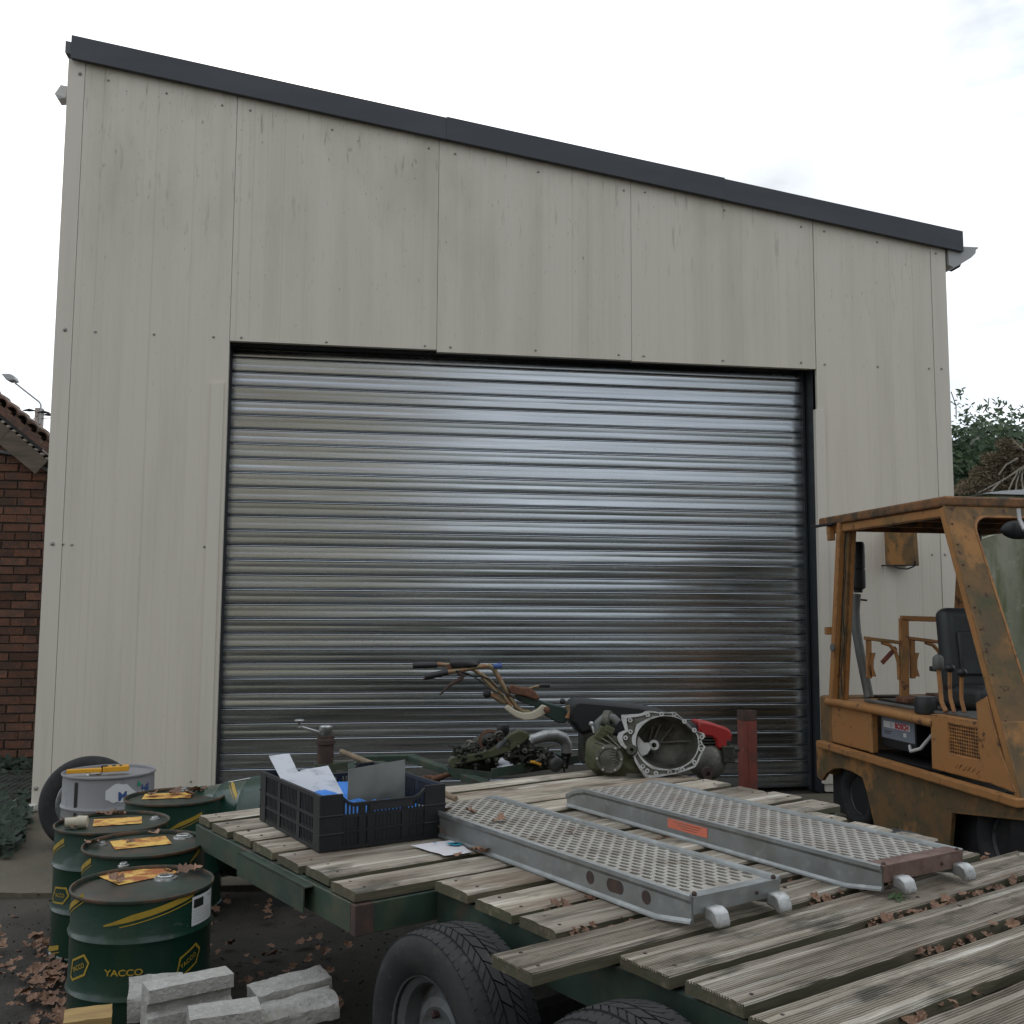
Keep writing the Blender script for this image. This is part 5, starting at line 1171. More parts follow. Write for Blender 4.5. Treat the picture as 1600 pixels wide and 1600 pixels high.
# levers
wl_ = .07
def lever(pts, r, knob, kk):
    e = bpy.data.objects.new('lever', None); COL.objects.link(e); e.parent = fk
    P_ = [tuple(FS(x, y, wl_)) for x, y in pts]; MB().tube(P_, r, 8).build('rod', O, e, smooth=60)
    q = Vector(P_[0])
    if kk == 'box': MB().lathe([(0, -.02), (.027, -.018), (.032, -.01), (.030, .045), (.024, .056), (.012, .064), (0, .066)], 10, Matrix.Translation(q)).build('knob', M['pipe'], e, smooth=40)
    else: MB().ico(tuple(q), .028, sub=2, sc=(1, 1, .85)).build('knob', M['blackplas'], e, smooth=60)
lever([(1466, 1041), (1469, 1072), (1471, 1096), (1478, 1112)], .0125, 0, 'box')
lever([(1484, 1044), (1484, 1070), (1485, 1090), (1491, 1113)], .0105, 0, 'ball')
lever([(1503, 1051), (1502, 1072), (1502, 1092), (1507, 1113)], .0105, 0, 'ball')
q = FS(1462, 1046, wl_ + .02); MB().box(q.x - .05, q.x + .03, q.y - .01, q.y + .01, q.z - .012, q.z + .016).build('lever_lock', M['blackplas'], fk, bevel=.004)
MB().box(1.20, 1.62, .08, .30, .822, .836).build('lever_plate', M['pipe'], fk, bevel=.003)
# mirror hanging inside the cab
mp_ = FS(1590, 828, .42)
MB().ico(tuple(mp_), .085, sub=2, sc=(.35, 1.25, .62)).build('mirror', M['blackplas'], fk, smooth=60)
MB().tube([tuple(FS(1591, 795, .40)), tuple(FS(1593, 812, .40)), tuple(FS(1601, 828, .38))], .011, 8).build('mirror_arm', M['lampgrey'], fk, smooth=60)
q = FF(1527, 840, .9); MB().ico(tuple(q), .035, sub=2, sc=(.5, .8, 1.3)).build('work_lamp', M['blackm'], fk, smooth=60)
# ------------------------------------------------------------------ gearbox lying on the deck
G0 = onZ(1030, 1215, DZ); GN = Vector((CAM.x - G0.x, CAM.y - G0.y, .9)).normalized(); GX = Vector((-GN.y, GN.x, 0)).normalized()
if GX.x < 0: GX = -GX
GY = GN.cross(GX)
if GY.z < 0: GY = -GY
gbx = thing('gearbox', 'car gearbox with a wide open cast aluminium bell housing standing on the deck', 'gearbox', G0)
def G2(px, py, off=0): q = onP(px, py, G0 + GN * off, GN) - G0 - GN * off; return (q.dot(GX), q.dot(GY))
cen = G2(1042, 1160)
outl = [G2(x, y) for x, y in [(970, 1117), (985, 1116), (1002, 1115), (1008, 1111), (1016, 1110), (1030, 1113), (1046, 1113), (1054, 1112), (1060, 1117), (1070, 1126), (1084, 1139), (1092, 1144), (1098, 1143), (1103, 1150), (1096, 1156), (1097, 1163), (1103, 1166), (1099, 1174), (1094, 1182), (1091, 1192), (1086, 1199), (1072, 1204), (1058, 1209), (1040, 1212), (1020, 1216), (1011, 1217), (1004, 1210), (999, 1202), (992, 1190), (990, 1182), (980, 1172), (968, 1163), (964, 1152), (965, 1145), (974, 1144), (978, 1139), (972, 1130)]]
def polyray(poly, c, a):
    best = None; d = (cos(a), sin(a))
    for i in range(len(poly)):
        p, q = poly[i], poly[(i + 1) % len(poly)]; ex_, ey_ = q[0] - p[0], q[1] - p[1]; den = d[0] * ey_ - d[1] * ex_
        if abs(den) < 1e-9: continue
        t = ((p[0] - c[0]) * ey_ - (p[1] - c[1]) * ex_) / den; u = ((p[0] - c[0]) * d[1] - (p[1] - c[1]) * d[0]) / den
        if t > 0 and -1e-6 <= u <= 1 + 1e-6 and (best is None or t > best): best = t
    return best or .15
rxi = abs(G2(1091, 1160)[0] - cen[0]); ryi = abs(G2(1042, 1119)[1] - cen[1])
NN = 72; A_o = []; A_i = []; A_i2 = []
for k in range(NN):
    a = 2 * pi * k / NN; ro = polyray(outl, cen, a); ri = 1 / sqrt((cos(a) / rxi) ** 2 + (sin(a) / ryi) ** 2)
    ri = min(ri, ro - .008); A_o.append((cen[0] + ro * cos(a), cen[1] + ro * sin(a))); A_i.append((cen[0] + ri * cos(a), cen[1] + ri * sin(a)))
Z0 = Vector((0, 0, 0))
# flange: outer lip, inner lip and webs between, like a ribbed casting
def shrink(P, Q, t): return [(p[0] * (1 - t) + q[0] * t, p[1] * (1 - t) + q[1] * t) for p, q in zip(P, Q)]
fl_m = MB(); fl_m.frame(A_o, shrink(A_o, A_i, .28), Z0, GX, GY, .016); fl_m.frame(shrink(A_o, A_i, .78), A_i, Z0, GX, GY, .016)
fl_m.build('flange', M['castalu'], gbx, smooth=30)
wb_ = MB(); wb_.frame(shrink(A_o, A_i, .2), shrink(A_o, A_i, .85), Z0 - GN * .011, GX, GY, .008); wb_.build('flange_web', M['castdark'], gbx)
bs = MB()
for k in list(range(0, NN, 5)) + [2, 33, 47, 58]:
    p = shrink(A_o, A_i, .45)[k]; 
    Mx = Matrix.Translation(GX * p[0] + GY * p[1]) @ Matrix(((GX.x, GY.x, GN.x), (GX.y, GY.y, GN.y), (GX.z, GY.z, GN.z))).to_4x4()
    bs.lathe([(.0045, -.014), (.0045, .003), (.011, .003), (.012, -.012)], 10, Mx)
tag(bs.build('bolt_boss', M['castalu'], gbx, smooth=40), kind='stuff')
# bell wall and back plate
bw = MB(); rings = []
for d_, kk in ((0, 1), (.05, .97), (.10, .88), (.15, .70), (.165, .45), (.17, .22)):
    rings.append([Z0 - GN * d_ + GX * (cen[0] * 1 + (p[0] - cen[0]) * kk - .02 * (1 - kk)) + GY * (cen[1] + (p[1] - cen[1]) * kk - .01 * (1 - kk)) for p in A_i])
vs = [p + Vector([.0035 * noise.noise(p * 40) for _ in range(3)]) for r in rings for p in r]
bw.add(vs, [(i * NN + k, i * NN + (k + 1) % NN, (i + 1) * NN + (k + 1) % NN, (i + 1) * NN + k) for i in range(5) for k in range(NN)] + [tuple(range(5 * NN, 6 * NN))]); bw.build('bell_wall', M['castdark'], gbx, smooth=50)
bo = MB(); rings = [[Z0 - GN * d_ + GX * (cen[0] + (p[0] - cen[0]) * kk) + GY * (cen[1] + (p[1] - cen[1]) * kk) for p in A_i] for d_, kk in ((.012, 1.04), (.08, 1.0), (.15, .85), (.19, .6), (.20, .3))]
bo.add([p for r in rings for p in r], [(i * NN + k, (i + 1) * NN + k, (i + 1) * NN + (k + 1) % NN, i * NN + (k + 1) % NN) for i in range(4) for k in range(NN)] + [tuple(reversed(range(4 * NN, 5 * NN)))]); bo.build('bell_outside', M['castdark'], gbx, smooth=50)
def GP(px, py, d_): x, y = G2(px, py, -d_); return Z0 - GN * d_ + GX * x + GY * y
rb_ = MB()
for (p, q) in (((1022, 1130), (1014, 1160)), ((1036, 1122), (1022, 1156)), ((1056, 1128), (1032, 1160)), ((1080, 1158), (1034, 1160))):
    rb_.bar(GP(*p, .135), GP(*q, .150), .007, .03, up=GN)
tag(rb_.build('inner_rib', M['castdark'], gbx), kind='stuff')
def GM(px, py, d_): return Matrix.Translation(GP(px, py, d_)) @ Matrix(((GX.x, GY.x, GN.x), (GX.y, GY.y, GN.y), (GX.z, GY.z, GN.z))).to_4x4()
MB().lathe([(.012, 0), (.012, .05), (.024, .05), (.030, .035), (.034, 0)], 24, GM(1022, 1165, .13)).build('input_shaft_collar', M['castalu'], gbx, smooth=35)
pts = [G2(x, y, -.06) for x, y in [(992, 1155), (998, 1150), (1006, 1160), (1014, 1160), (1018, 1168), (1012, 1178), (1004, 1182), (1006, 1192), (1003, 1194), (996, 1182), (992, 1170)]]
MB().prism(list(reversed(pts)), Z0 - GN * .06, GX, GY, .01).build('clutch_fork', M['castalu'], gbx, bevel=.002)
MB().lathe([(.009, -.03), (.009, .014), (.022, .014), (.026, .006), (.028, -.03)], 24, GM(987, 1172, -.012)).build('drive_flange', M['castdark'], gbx, smooth=35)
mb = MB(); 
for c, r_, sc in (((948, 1178), .105, (1, .9, .95)), ((968, 1188), .10, (1.1, .8, .9)), ((985, 1198), .075, (1, .9, .7)), ((938, 1168), .07, (1, 1, .9))):
    q = GP(*c, .10); mb.ico(tuple(q), r_, sub=2, sc=sc, jit=.25)
o = mb.build('gear_casing', M['olive'], gbx, smooth=60)
rm = o.modifiers.new('remesh', 'REMESH'); rm.mode = 'VOXEL'; rm.voxel_size = .009; rm.use_smooth_shade = True
cf = MB()
for k in range(9):
    a_ = k * .33 - .2; cf.bar(GP(955 + 34 * cos(a_ + 1.9), 1180 - 30 * sin(a_ + 1.9), .02 + .01 * k), GP(972 + 8 * cos(a_ + 1.9), 1180 - 10 * sin(a_ + 1.9), -.01), .006, .03, up=GN)
tag(cf.build('casing_rib', M['castdark'], gbx), kind='stuff')
cf = MB(); cf.lathe([(.050, -.01), (.066, -.01), (.068, .006), (.064, .012), (.050, .012), (.046, .004), (0, .008)], 28, GM(952, 1186, .0)); cf.build('side_cover', M['castdark'], gbx, smooth=35)
for k in range(6): cf = MB(); cf.lathe([(0, .020), (.006, .020), (.007, .012)], 6, GM(952, 1186, .0) @ Matrix.Translation((.058 * cos(k * 1.047), .058 * sin(k * 1.047), 0))); cf.build('cover_bolt', M['silver'], gbx)
mb = MB(); mb.lathe([(.024, 0), (.024, .03), (.040, .03), (.044, .015), (.044, 0)], 20, GM(946, 1124, .06) @ Matrix.Rotation(radians(70), 4, 'Y')); mb.build('output_yoke', M['castdark'], gbx, smooth=40)
MB().tube([GP(x, y, .05) for x, y in [(934, 1146), (935, 1130), (945, 1121), (958, 1122), (966, 1130)]], .022, 12).build('hose_neck', M['pipe'], gbx, smooth=60)
for (x, y, s_) in ((944, 1143, .03), (952, 1140, .024), (936, 1150, .022)): MB().box(-s_, s_, -.012, .012, -s_ * .7, s_ * .7, Matrix.Translation(GP(x, y, .02)) @ Matrix.Rotation(.4, 4, 'Y')).build('bracket', M['olive'], gbx, bevel=.005)
MB().tube([GP(924, 1131, .02), GP(928, 1145, .02)], .006, 8).ico(tuple(GP(924, 1131, .02)), .013).build('bolt', M['silver'], gbx)
mb = MB().box(-.10, .10, -.02, .02, -.02, .012, GM(1010, 1214, .06)); mb.build('foot', M['castdark'], gbx, bevel=.006)

# ------------------------------------------------------------------ walking tractor with handlebars behind the gearbox
YM = -2.22
m0 = onY(1110, 1212, YM); m0.z = DZ
wt = thing('walking_tractor', 'dismantled two wheel garden tractor with rusty handlebars, dark cover and red air filter lid', 'machine', m0)
def Q(px, py, dy=0.0): return tuple(onY(px, py, YM + dy) - m0)
def tb_(nm, pts, r, mt, n=10, dy=0.0): return MB().tube([Q(*p[:2], (p[2] if len(p) > 2 else 0) + dy) for p in pts], r, n).build(nm, M[mt], wt, smooth=60)
def pl_(nm, pts, depth, mt, dy=0.0, bev=.006):
    P_ = [Q(*p, dy) for p in pts]; return MB().prism([(p[0], p[2]) for p in reversed(P_)], (0, P_[0][1], 0), (1, 0, 0), (0, 0, 1), depth).build(nm, M[mt], wt, bevel=bev, seg=2, smooth=40)
hb_ = tb_('handlebar_tube', [(700, 1050, -.02), (722, 1047, -.02), (745, 1042), (764, 1040), (772, 1046), (780, 1060), (790, 1078), (797, 1090), (806, 1104), (816, 1111), (828, 1113)], .0125, 'gold')
tb_('handlebar_tube', [(683, 1038, .1), (712, 1040, .1), (740, 1046, .08), (753, 1056, .06), (768, 1074, .04), (781, 1088, .02), (794, 1098)], .0115, 'gold')
tb_('handlebar_brace', [(752, 1053), (764, 1062), (776, 1074), (790, 1092), (800, 1104)], .009, 'gold', dy=-.02)
tb_('grip', [(664, 1057, -.02), (668, 1057, -.02), (700, 1050, -.02)], [.018, .0165, .0155], 'blackplas')
tb_('grip', [(645, 1040, .1), (683, 1039, .1)], .015, 'blackplas')
tb_('bolt_end', [(661, 1062, -.02), (667, 1058, -.02)], .005, 'rust')
tb_('clamp', [(703, 1038), (703, 1052)], .018, 'rust'); 
tb_('brake_lever', [(716, 1050, -.03), (724, 1056, -.03), (718, 1062, -.03), (706, 1068, -.03), (696, 1077, -.03), (687, 1086, -.03)], [.014, .016, .012, .009, .006, .004], 'hub')
MB().ico(Q(725, 1038), .055, sub=2, sc=(1.5, .7, .55), jit=.4).build('control_box', M['blackplas'], wt, smooth=50)
tb_('throttle_cap', [(771, 1041, -.02), (784, 1040, -.02)], [.012, .015], 'blueprint')
tb_('control_cable', [(722, 1052, -.03), (736, 1056, -.03), (750, 1056, -.03), (764, 1061, -.03), (776, 1073, -.03), (790, 1084, -.03), (802, 1090), (824, 1100)], .0035, 'blackplas', 6)
tb_('control_cable', [(712, 1048, -.04), (730, 1052, -.04), (748, 1062, -.04), (762, 1074, -.04), (780, 1084, -.04), (800, 1096)], .0035, 'blackplas', 6)
tb_('adjuster_tube', [(766, 1085), (776, 1090), (790, 1097)], [.011, .015, .018], 'gold')
MB().ico(Q(761, 1084), .022, sub=2).build('adjuster_knob', M['blackplas'], wt, smooth=60)
pl_('bracket_plate', [(788, 1106), (794, 1101), (806, 1110), (818, 1114), (830, 1113), (840, 1108), (848, 1101), (855, 1104), (857, 1112), (846, 1120), (834, 1125), (820, 1126), (806, 1121), (796, 1114)], .03, 'creambracket', -.04)
MB().lathe([(0, .02), (.010, .02), (.014, .012), (.018, .012), (.018, 0)], 6, Matrix.Translation(Q(854, 1109, -.06)) @ Matrix.Rotation(pi / 2, 4, 'X')).build('bracket_bolt', M['rust'], wt)
pl_('rust_cover', [(795, 1076), (800, 1070), (815, 1074), (828, 1075), (838, 1082), (845, 1092), (838, 1094), (822, 1088), (806, 1085), (799, 1084)], .05, 'rust', -.03)
pl_('steering_column', [(804, 1088), (808, 1084), (838, 1092), (862, 1100), (884, 1106), (888, 1118), (884, 1130), (872, 1130), (852, 1118), (836, 1104), (820, 1100)], .06, 'greentank')
tb_('small_lever', [(826, 1076), (836, 1073), (844, 1071)], .006, 'gold'); tb_('lever_grip', [(843, 1071), (859, 1071)], .011, 'blackplas')
tb_('link_rod', [(886, 1103, -.05), (889, 1112, -.05), (886, 1122, -.05)], [.014, .007, .012], 'gold'); MB().ico(Q(879, 1096, -.02), .016).build('pivot', M['blackplas'], wt, smooth=60)
pl_('engine_cover', [(892, 1104), (897, 1096), (906, 1093), (930, 1095), (962, 1098), (1000, 1102), (1032, 1108), (1062, 1120), (1094, 1134), (1096, 1160), (1060, 1165), (1000, 1160), (960, 1150), (930, 1143), (918, 1146), (910, 1150), (903, 1142), (898, 1134), (890, 1130)], .16, 'blackplas', -.02, .02)
pl_('air_filter_lid', [(1092, 1126), (1112, 1129), (1136, 1137), (1143, 1142), (1145, 1150), (1142, 1163), (1138, 1169), (1124, 1172), (1119, 1166), (1119, 1157), (1112, 1152), (1092, 1150)], .13, 'redplastic', -.03, .012)
fn = MB()
for k in range(8): a = Q(1094, 1152 + k * 4.6, -.02); b = Q(1121, 1153 + k * 4.6, -.02); fn.box(a[0], b[0], a[1], a[1] + .14, a[2] - .0035, a[2] + .0035)
tag(fn.build('cooling_fin', M['darkoil'], wt), kind='stuff')
MB().lathe([(0, .05), (.03, .05), (.058, .04), (.085, .02), (.092, 0), (.092, -.08)], 28, Matrix.Translation(Q(1108, 1191, .0)) @ Matrix.Rotation(pi / 2, 4, 'X')).build('crankcase', M['castdark'], wt, smooth=35)
MB().lathe([(.012, .06), (.03, .06), (.03, .03), (.012, .03)], 16, Matrix.Translation(Q(1100, 1206, -.05)) @ Matrix.Rotation(pi / 2, 4, 'X'), loop=True).build('drain_plug', M['hub'], wt, smooth=40)
MB().box(*(lambda a, b: (a[0], b[0], -.02, .10, -.0, b[2]))(Q(1090, 1222), Q(1128, 1190)), None).build('gear_foot', M['darkoil'], wt, bevel=.012, seg=2)
mb = MB(); a = Q(1134, 1212); mb.box(a[0] - .03, a[0] + .035, -.05, .04, 0, .085).lathe([(.014, .02), (.014, .115), (0, .116)], 10, Matrix.Translation((a[0] + .005, -.02, 0))); mb.box(a[0] + .02, a[0] + .07, -.03, .0, .055, .07); mb.build('gear_shift_stub', M['darkoil'], wt, bevel=.004)
for (x, y) in ((920, 1150), (1000, 1165)):
    a = Q(x, y); MB().box(a[0] - .03, a[0] + .03, a[1], a[1] + .12, 0.0, a[2] + .03).build('frame_leg', M['darkoil'], wt)

# ------------------------------------------------------------------ scrap engine on the draw frame tray
YE = -1.95
e0 = onY(790, 1212, YE); e0.z = .523
en = thing('scrap_engine', 'greasy dismantled engine with a curved aluminium intake elbow on the draw frame tray', 'engine', e0)
def E(px, py, dy=0.0): return tuple(onY(px, py, YE + dy) - e0)
def pe_(nm, pts, depth, mt, dy=0.0, bev=.008):
    P_ = [E(*p, dy) for p in pts]; return MB().prism([(p[0], p[2]) for p in reversed(P_)], (0, P_[0][1], 0), (1, 0, 0), (0, 0, 1), depth).build(nm, M[mt], en, bevel=bev, seg=2, smooth=40)
pe_('lower_casing', [(704, 1206), (704, 1192), (716, 1176), (738, 1162), (760, 1150), (800, 1146), (826, 1160), (850, 1172), (880, 1182), (882, 1200), (800, 1212), (760, 1214)], .16, 'darkoil', -.02, .02)
pe_('timing_cover', [(700, 1190), (706, 1183), (722, 1180), (745, 1177), (766, 1172), (784, 1160), (798, 1147), (812, 1141), (826, 1145), (829, 1152), (816, 1163), (796, 1175), (770, 1184), (742, 1190), (718, 1196), (706, 1203)], .05, 'olive', -.13, .008)
mb = MB(); mb.lathe([(.045, -.012), (.060, -.010), (.060, .010), (.045, .012)], 24, Matrix.Translation(E(765, 1158, -.06)) @ Matrix.Rotation(pi / 2 - .3, 4, 'X'), loop=True); mb.build('chain_sprocket', M['rust'], en, smooth=40)
MB().lathe([(0, .03), (.03, .03), (.034, .02), (.034, 0), (.028, -.03)], 16, Matrix.Translation(E(786, 1141))).build('oil_cap', M['blackplas'], en, smooth=40)
tbe = lambda nm, pts, r, mt, n=12: MB().tube([E(*p) for p in pts], r, n).build(nm, M[mt], en, smooth=60)
tbe('intake_elbow', [(824, 1160, -.10), (829, 1157, -.09), (834, 1155, -.08), (850, 1150, -.05), (866, 1149, -.02), (880, 1154, 0), (885, 1164, 0), (885, 1176, 0)], [.030, .030, .027, .031, .034, .034, .032, .030], 'castalu', 18)
MB().lathe([(.024, .0), (.031, .0)], 18, Matrix.Translation(E(823.5, 1160.5, -.101)) @ Matrix.Rotation(-radians(75), 4, 'Y')).build('elbow_mouth', M['castalu'], en)
MB().lathe([(0, .001), (.024, .001)], 18, Matrix.Translation(E(823.5, 1160.5, -.103)) @ Matrix.Rotation(-radians(75), 4, 'Y')).build('elbow_bore', M['blackm'], en)
tbe('intake_boot', [(885, 1174, 0), (884, 1186, 0), (880, 1198, .01)], [.028, .026, .026], 'blackplas')
MB().lathe([(0, .10), (.020, .10), (.034, .096), (.040, .09), (.040, 0)], 24, Matrix.Translation(E(857, 1186, -.03)) @ Matrix.Rotation(pi / 2 + .2, 4, 'X') @ Matrix.Rotation(.3, 4, 'Y')).build('filter_canister', M['pipe'], en, smooth=35)
tbe('blue_hose', [(770, 1176, -.11), (782, 1164, -.12), (792, 1154, -.12)], [.014, .017, .015], 'rim')
tbe('white_wrapper', [(774, 1191, -.12), (784, 1189, -.12), (796, 1194, -.12)], [.012, .020, .010], 'whitepanel')
MB().ico(E(792, 1198, -.12), .026, sub=2, sc=(1.8, .8, .5), jit=.5).build('torn_wrapper', M['whitepanel'], en, smooth=50)
tbe('yellow_clip', [(828, 1190, -.13), (836, 1191, -.13), (845, 1195, -.13)], [.008, .010, .007], 'yellowtool', 8)
rr = random.Random(5); cl_ = MB(); cm_ = MB()
for k in range(170):
    x = rr.uniform(708, 882); y = 1200 - rr.random() ** .7 * (56 - abs(x - 775) * .40); dy = rr.uniform(-.13, -.03); q = Vector(E(x, y, dy)); t_ = rr.random(); tgt = cl_ if rr.random() < .72 else cm_
    R_m = Matrix.Translation(q) @ Matrix.Rotation(rr.uniform(0, 3), 4, 'X') @ Matrix.Rotation(rr.uniform(0, 3), 4, 'Z')
    if t_ < .35: tgt.lathe([(.0, .02), (.008, .02), (.009, 0), (.016, -.002), (.016, -.012)], 8, R_m)
    elif t_ < .6: tgt.box(-.02, .02, -.008, .008, -.006, .006, R_m)
    elif t_ < .8: tgt.lathe([(.012, -.006), (.020, -.006), (.020, .006), (.012, .006)], 12, R_m, loop=True)
    else: p2 = q + Vector((rr.uniform(-.07, .07), rr.uniform(-.03, .03), rr.uniform(-.03, .04))); tgt.tube([q, (q + p2) / 2 + Vector((0, -.01, .015)), p2], .005, 6)
tag(cl_.build('engine_bits', M['darkoil'], en, smooth=40), kind='stuff'); tag(cm_.build('bright_engine_bits', M['castdark'], en, smooth=40), kind='stuff')

# ------------------------------------------------------------------ red post
YP = -1.9; a = onY(1161, 1170, YP); b = onY(1187, 1170, YP); tz_ = onY(1174, 1112, YP).z; wd = (b.x - a.x) * .86
rp = thing('steel_post', 'red brown square steel post with a rusted top beyond the right deck edge', 'post', (a.x, YP, 0))
fo = MB(); th = .006
fo.frame([(0, 0), (wd, 0), (wd, wd), (0, wd)], [(th, th), (wd - th, th), (wd - th, wd - th), (th, wd - th)], (0, 0, tz_ - .05), (1, 0, 0), (0, 1, 0), tz_ - .05)
fo.build('tube', M['redmetal'], rp, bevel=.003)
fo = MB(); fo.frame([(-.001, -.001), (wd + .001, -.001), (wd + .001, wd + .001), (-.001, wd + .001)], [(th, th), (wd - th, th), (wd - th, wd - th), (th, wd - th)], (0, 0, tz_ + .005), (1, 0, 0), (0, 1, 0), .055); rough(fo, .004, 40, 2); fo.build('rusted_top', M['hub'], rp)
MB().box(wd * .36, wd * .44, -.004, .002, .1, tz_ - .06).build('weld_seam', M['redmetal'], rp)
# ------------------------------------------------------------------ plants, leaves, surroundings
rn = random.Random(21)
def leaf_faces(mb, p, nrm, s, shape='ivy', curl=.25):
    nrm = Vector(nrm).normalized(); a = nrm.orthogonal().normalized(); a = Matrix.Rotation(rn.uniform(0, 2 * pi), 3, nrm) @ a; b = nrm.cross(a)
    p = Vector(p)
    if shape == 'ivy': pts = [(0, -.5), (.42, -.2), (.5, .12), (.2, .12), (0, .55), (-.2, .12), (-.5, .12), (-.42, -.2)]
    elif shape == 'long': pts = [(0, -.5), (.16, -.1), (.14, .2), (0, .55), (-.14, .2), (-.16, -.1)]
    else: pts = [(0, -.55), (.14, -.34), (.36, -.36), (.34, -.14), (.48, .04), (.40, .20), (.26, .24), (.24, .42), (0, .58), (-.20, .44), (-.27, .24), (-.44, .20), (-.38, .02), (-.42, -.20), (-.30, -.34), (-.12, -.32)]
    vs = [p] + [p + (a * x + b * y) * s + nrm * (curl * s * (abs(x) * 1.2 + .35 * abs(y)) * rn.uniform(.3, 1.2)) for x, y in pts]; n = len(pts)
    mb.add(vs, [(0, 1 + i, 1 + (i + 1) % n) for i in range(n)])
# ivy covered hedge to the right of the workshop
hd = thing('ivy_hedge', 'dark ivy covered hedge rising beyond the right corner of the workshop', 'hedge', (9.0, 4.2, 0))
lf = MB(); br = MB()
blobs = [((7.55, 3.3, 2.4), (.75, .5, .95)), ((8.2, 3.5, 2.85), (.8, .6, .86)), ((9.0, 3.8, 3.0), (.95, .7, .85)), ((9.9, 4.0, 2.8), (1.0, .8, .9)), ((10.8, 4.4, 2.6), (1.0, .8, .9)), ((8.0, 3.9, 1.4), (1.2, .6, 1.3)), ((9.6, 4.2, 1.4), (1.5, .7, 1.4)), ((7.3, 3.2, 1.6), (.6, .45, .9))]
for c, r3 in blobs:
    for k in range(3600 if c[2] > 2 else 1200):
        d = Vector((rn.gauss(0, 1), rn.gauss(0, 1), rn.gauss(0, 1))).normalized(); rad = rn.uniform(.72, 1.03) * (1 + .16 * noise.noise(d * 3.3 + Vector(c)))
        p = Vector(c) + Vector((d.x * r3[0], d.y * r3[1], d.z * r3[2])) * rad - Vector((9, 4.2, 0))
        leaf_faces(lf, p, d * .6 + Vector((rn.uniform(-.8, .8), -.5, rn.uniform(-.4, 1))), rn.uniform(.04, .085))
tag(lf.build('foliage', M['ivy'], hd), kind='stuff')
for c, r3 in blobs[:5]: br.tube([(c[0] - 9, c[1] - 4.2, 0), (c[0] - 9.1, c[1] - 4.2, 1.2), (c[0] - 9, c[1] - 4.2, c[2])], [.07, .05, .02], 6)
core = MB()
for c, r3 in blobs: core.ico((c[0] - 9, c[1] - 4.2, c[2]), 1, sub=2, sc=tuple(x * .72 for x in r3), jit=.25)
tag(core.build('inner_foliage', M['ivy'], hd), kind='stuff')
br.build('stem', M['bark'], hd)
# light sprays sticking out against the sky
sp = MB(); tw = MB()
for (x0, y0, x1, y1, nl_) in ((1494, 655, 1486, 612, 26), (1536, 645, 1545, 622, 22), (1560, 640, 1572, 628, 10), (1508, 640, 1516, 634, 8), (1590, 640, 1598, 632, 8)):
    a = onY(x0, y0, 3.4); b = onY(x1, y1, 3.4); tw.tube([a, (a + b) / 2 + Vector((.03, 0, 0)), b], .006, 5)
    for k in range(nl_):
        t = rn.random(); c = a * (1 - t) + b * t; leaf_faces(sp, c + Vector((rn.uniform(-.02, .16), rn.uniform(-.1, .1), rn.uniform(-.04, .05))), (rn.uniform(-.4, .4), -1, rn.uniform(-.2, 1.2)), rn.uniform(.05, .09), 'long')
tag(tw.build('twig', M['bark'], hd), kind='stuff')
for o in (hd.children[-1],): o.location = (-9.0, -4.2, 0)
o = sp.build('spray_leaf', M['greenleaf'], hd); o.location = (-9.0, -4.2, 0); tag(o, kind='stuff')
# heap of dead conifer branches
dc = thing('dead_conifer_branches', 'heap of brown dead conifer branches with pale bare stems lying on the pale shed roof', 'branches', (8.0, 2.3, 2.6))
fo = MB(); st_ = MB(); D0 = Vector((8.0, 2.3, 2.6))
def dcl(cx, cy, rx, ry, y_, n):
    for k in range(n):
        a = rn.uniform(0, 2 * pi); r_ = sqrt(rn.random()); p = onY(cx + rx * r_ * cos(a), cy + ry * r_ * sin(a), y_ + rn.uniform(-.25, .25)) - D0
        d = Vector((rn.uniform(-1, .3), rn.uniform(-.6, .6), rn.uniform(-.5, .7))).normalized(); ln = rn.uniform(.025, .06); q = p + d * ln; s_ = Vector((rn.uniform(-1, 1), rn.uniform(-1, 1), rn.uniform(-1, 1))) * .012
        fo.add([p - s_ * .4, p + s_ * .4, q + s_, q - s_ * .2], [(0, 1, 2, 3)])
for c in ((1572, 694, 14, 6), (1586, 706, 20, 10), (1548, 716, 13, 6), (1565, 722, 26, 12), (1535, 742, 17, 12), (1570, 748, 28, 14), (1515, 760, 16, 8), (1545, 762, 30, 8), (1600, 720, 22, 22), (1620, 740, 30, 30), (1590, 764, 28, 8), (1504, 766, 12, 4)): dcl(*c, 2.3, int(c[2] * c[3] * 6))
tag(fo.build('dry_foliage', M['deadtwig'], dc), kind='stuff')
for pts in ([(1528, 770), (1552, 758), (1575, 745), (1600, 728), (1630, 712)], [(1590, 738), (1582, 752), (1574, 770)], [(1594, 735), (1588, 755), (1586, 772)], [(1598, 732), (1596, 750), (1600, 772)], [(1602, 730), (1580, 742), (1560, 755), (1548, 768)], [(1585, 690), (1595, 700), (1612, 712)], [(1560, 742), (1572, 726), (1590, 716)]):
    st_.tube([onY(x, y, 2.05) - D0 for x, y in pts], [.012 * (1 - .6 * i / len(pts)) for i in range(len(pts))][::-1], 5)
tag(st_.build('bare_branch', M['paletwig'], dc), kind='stuff')
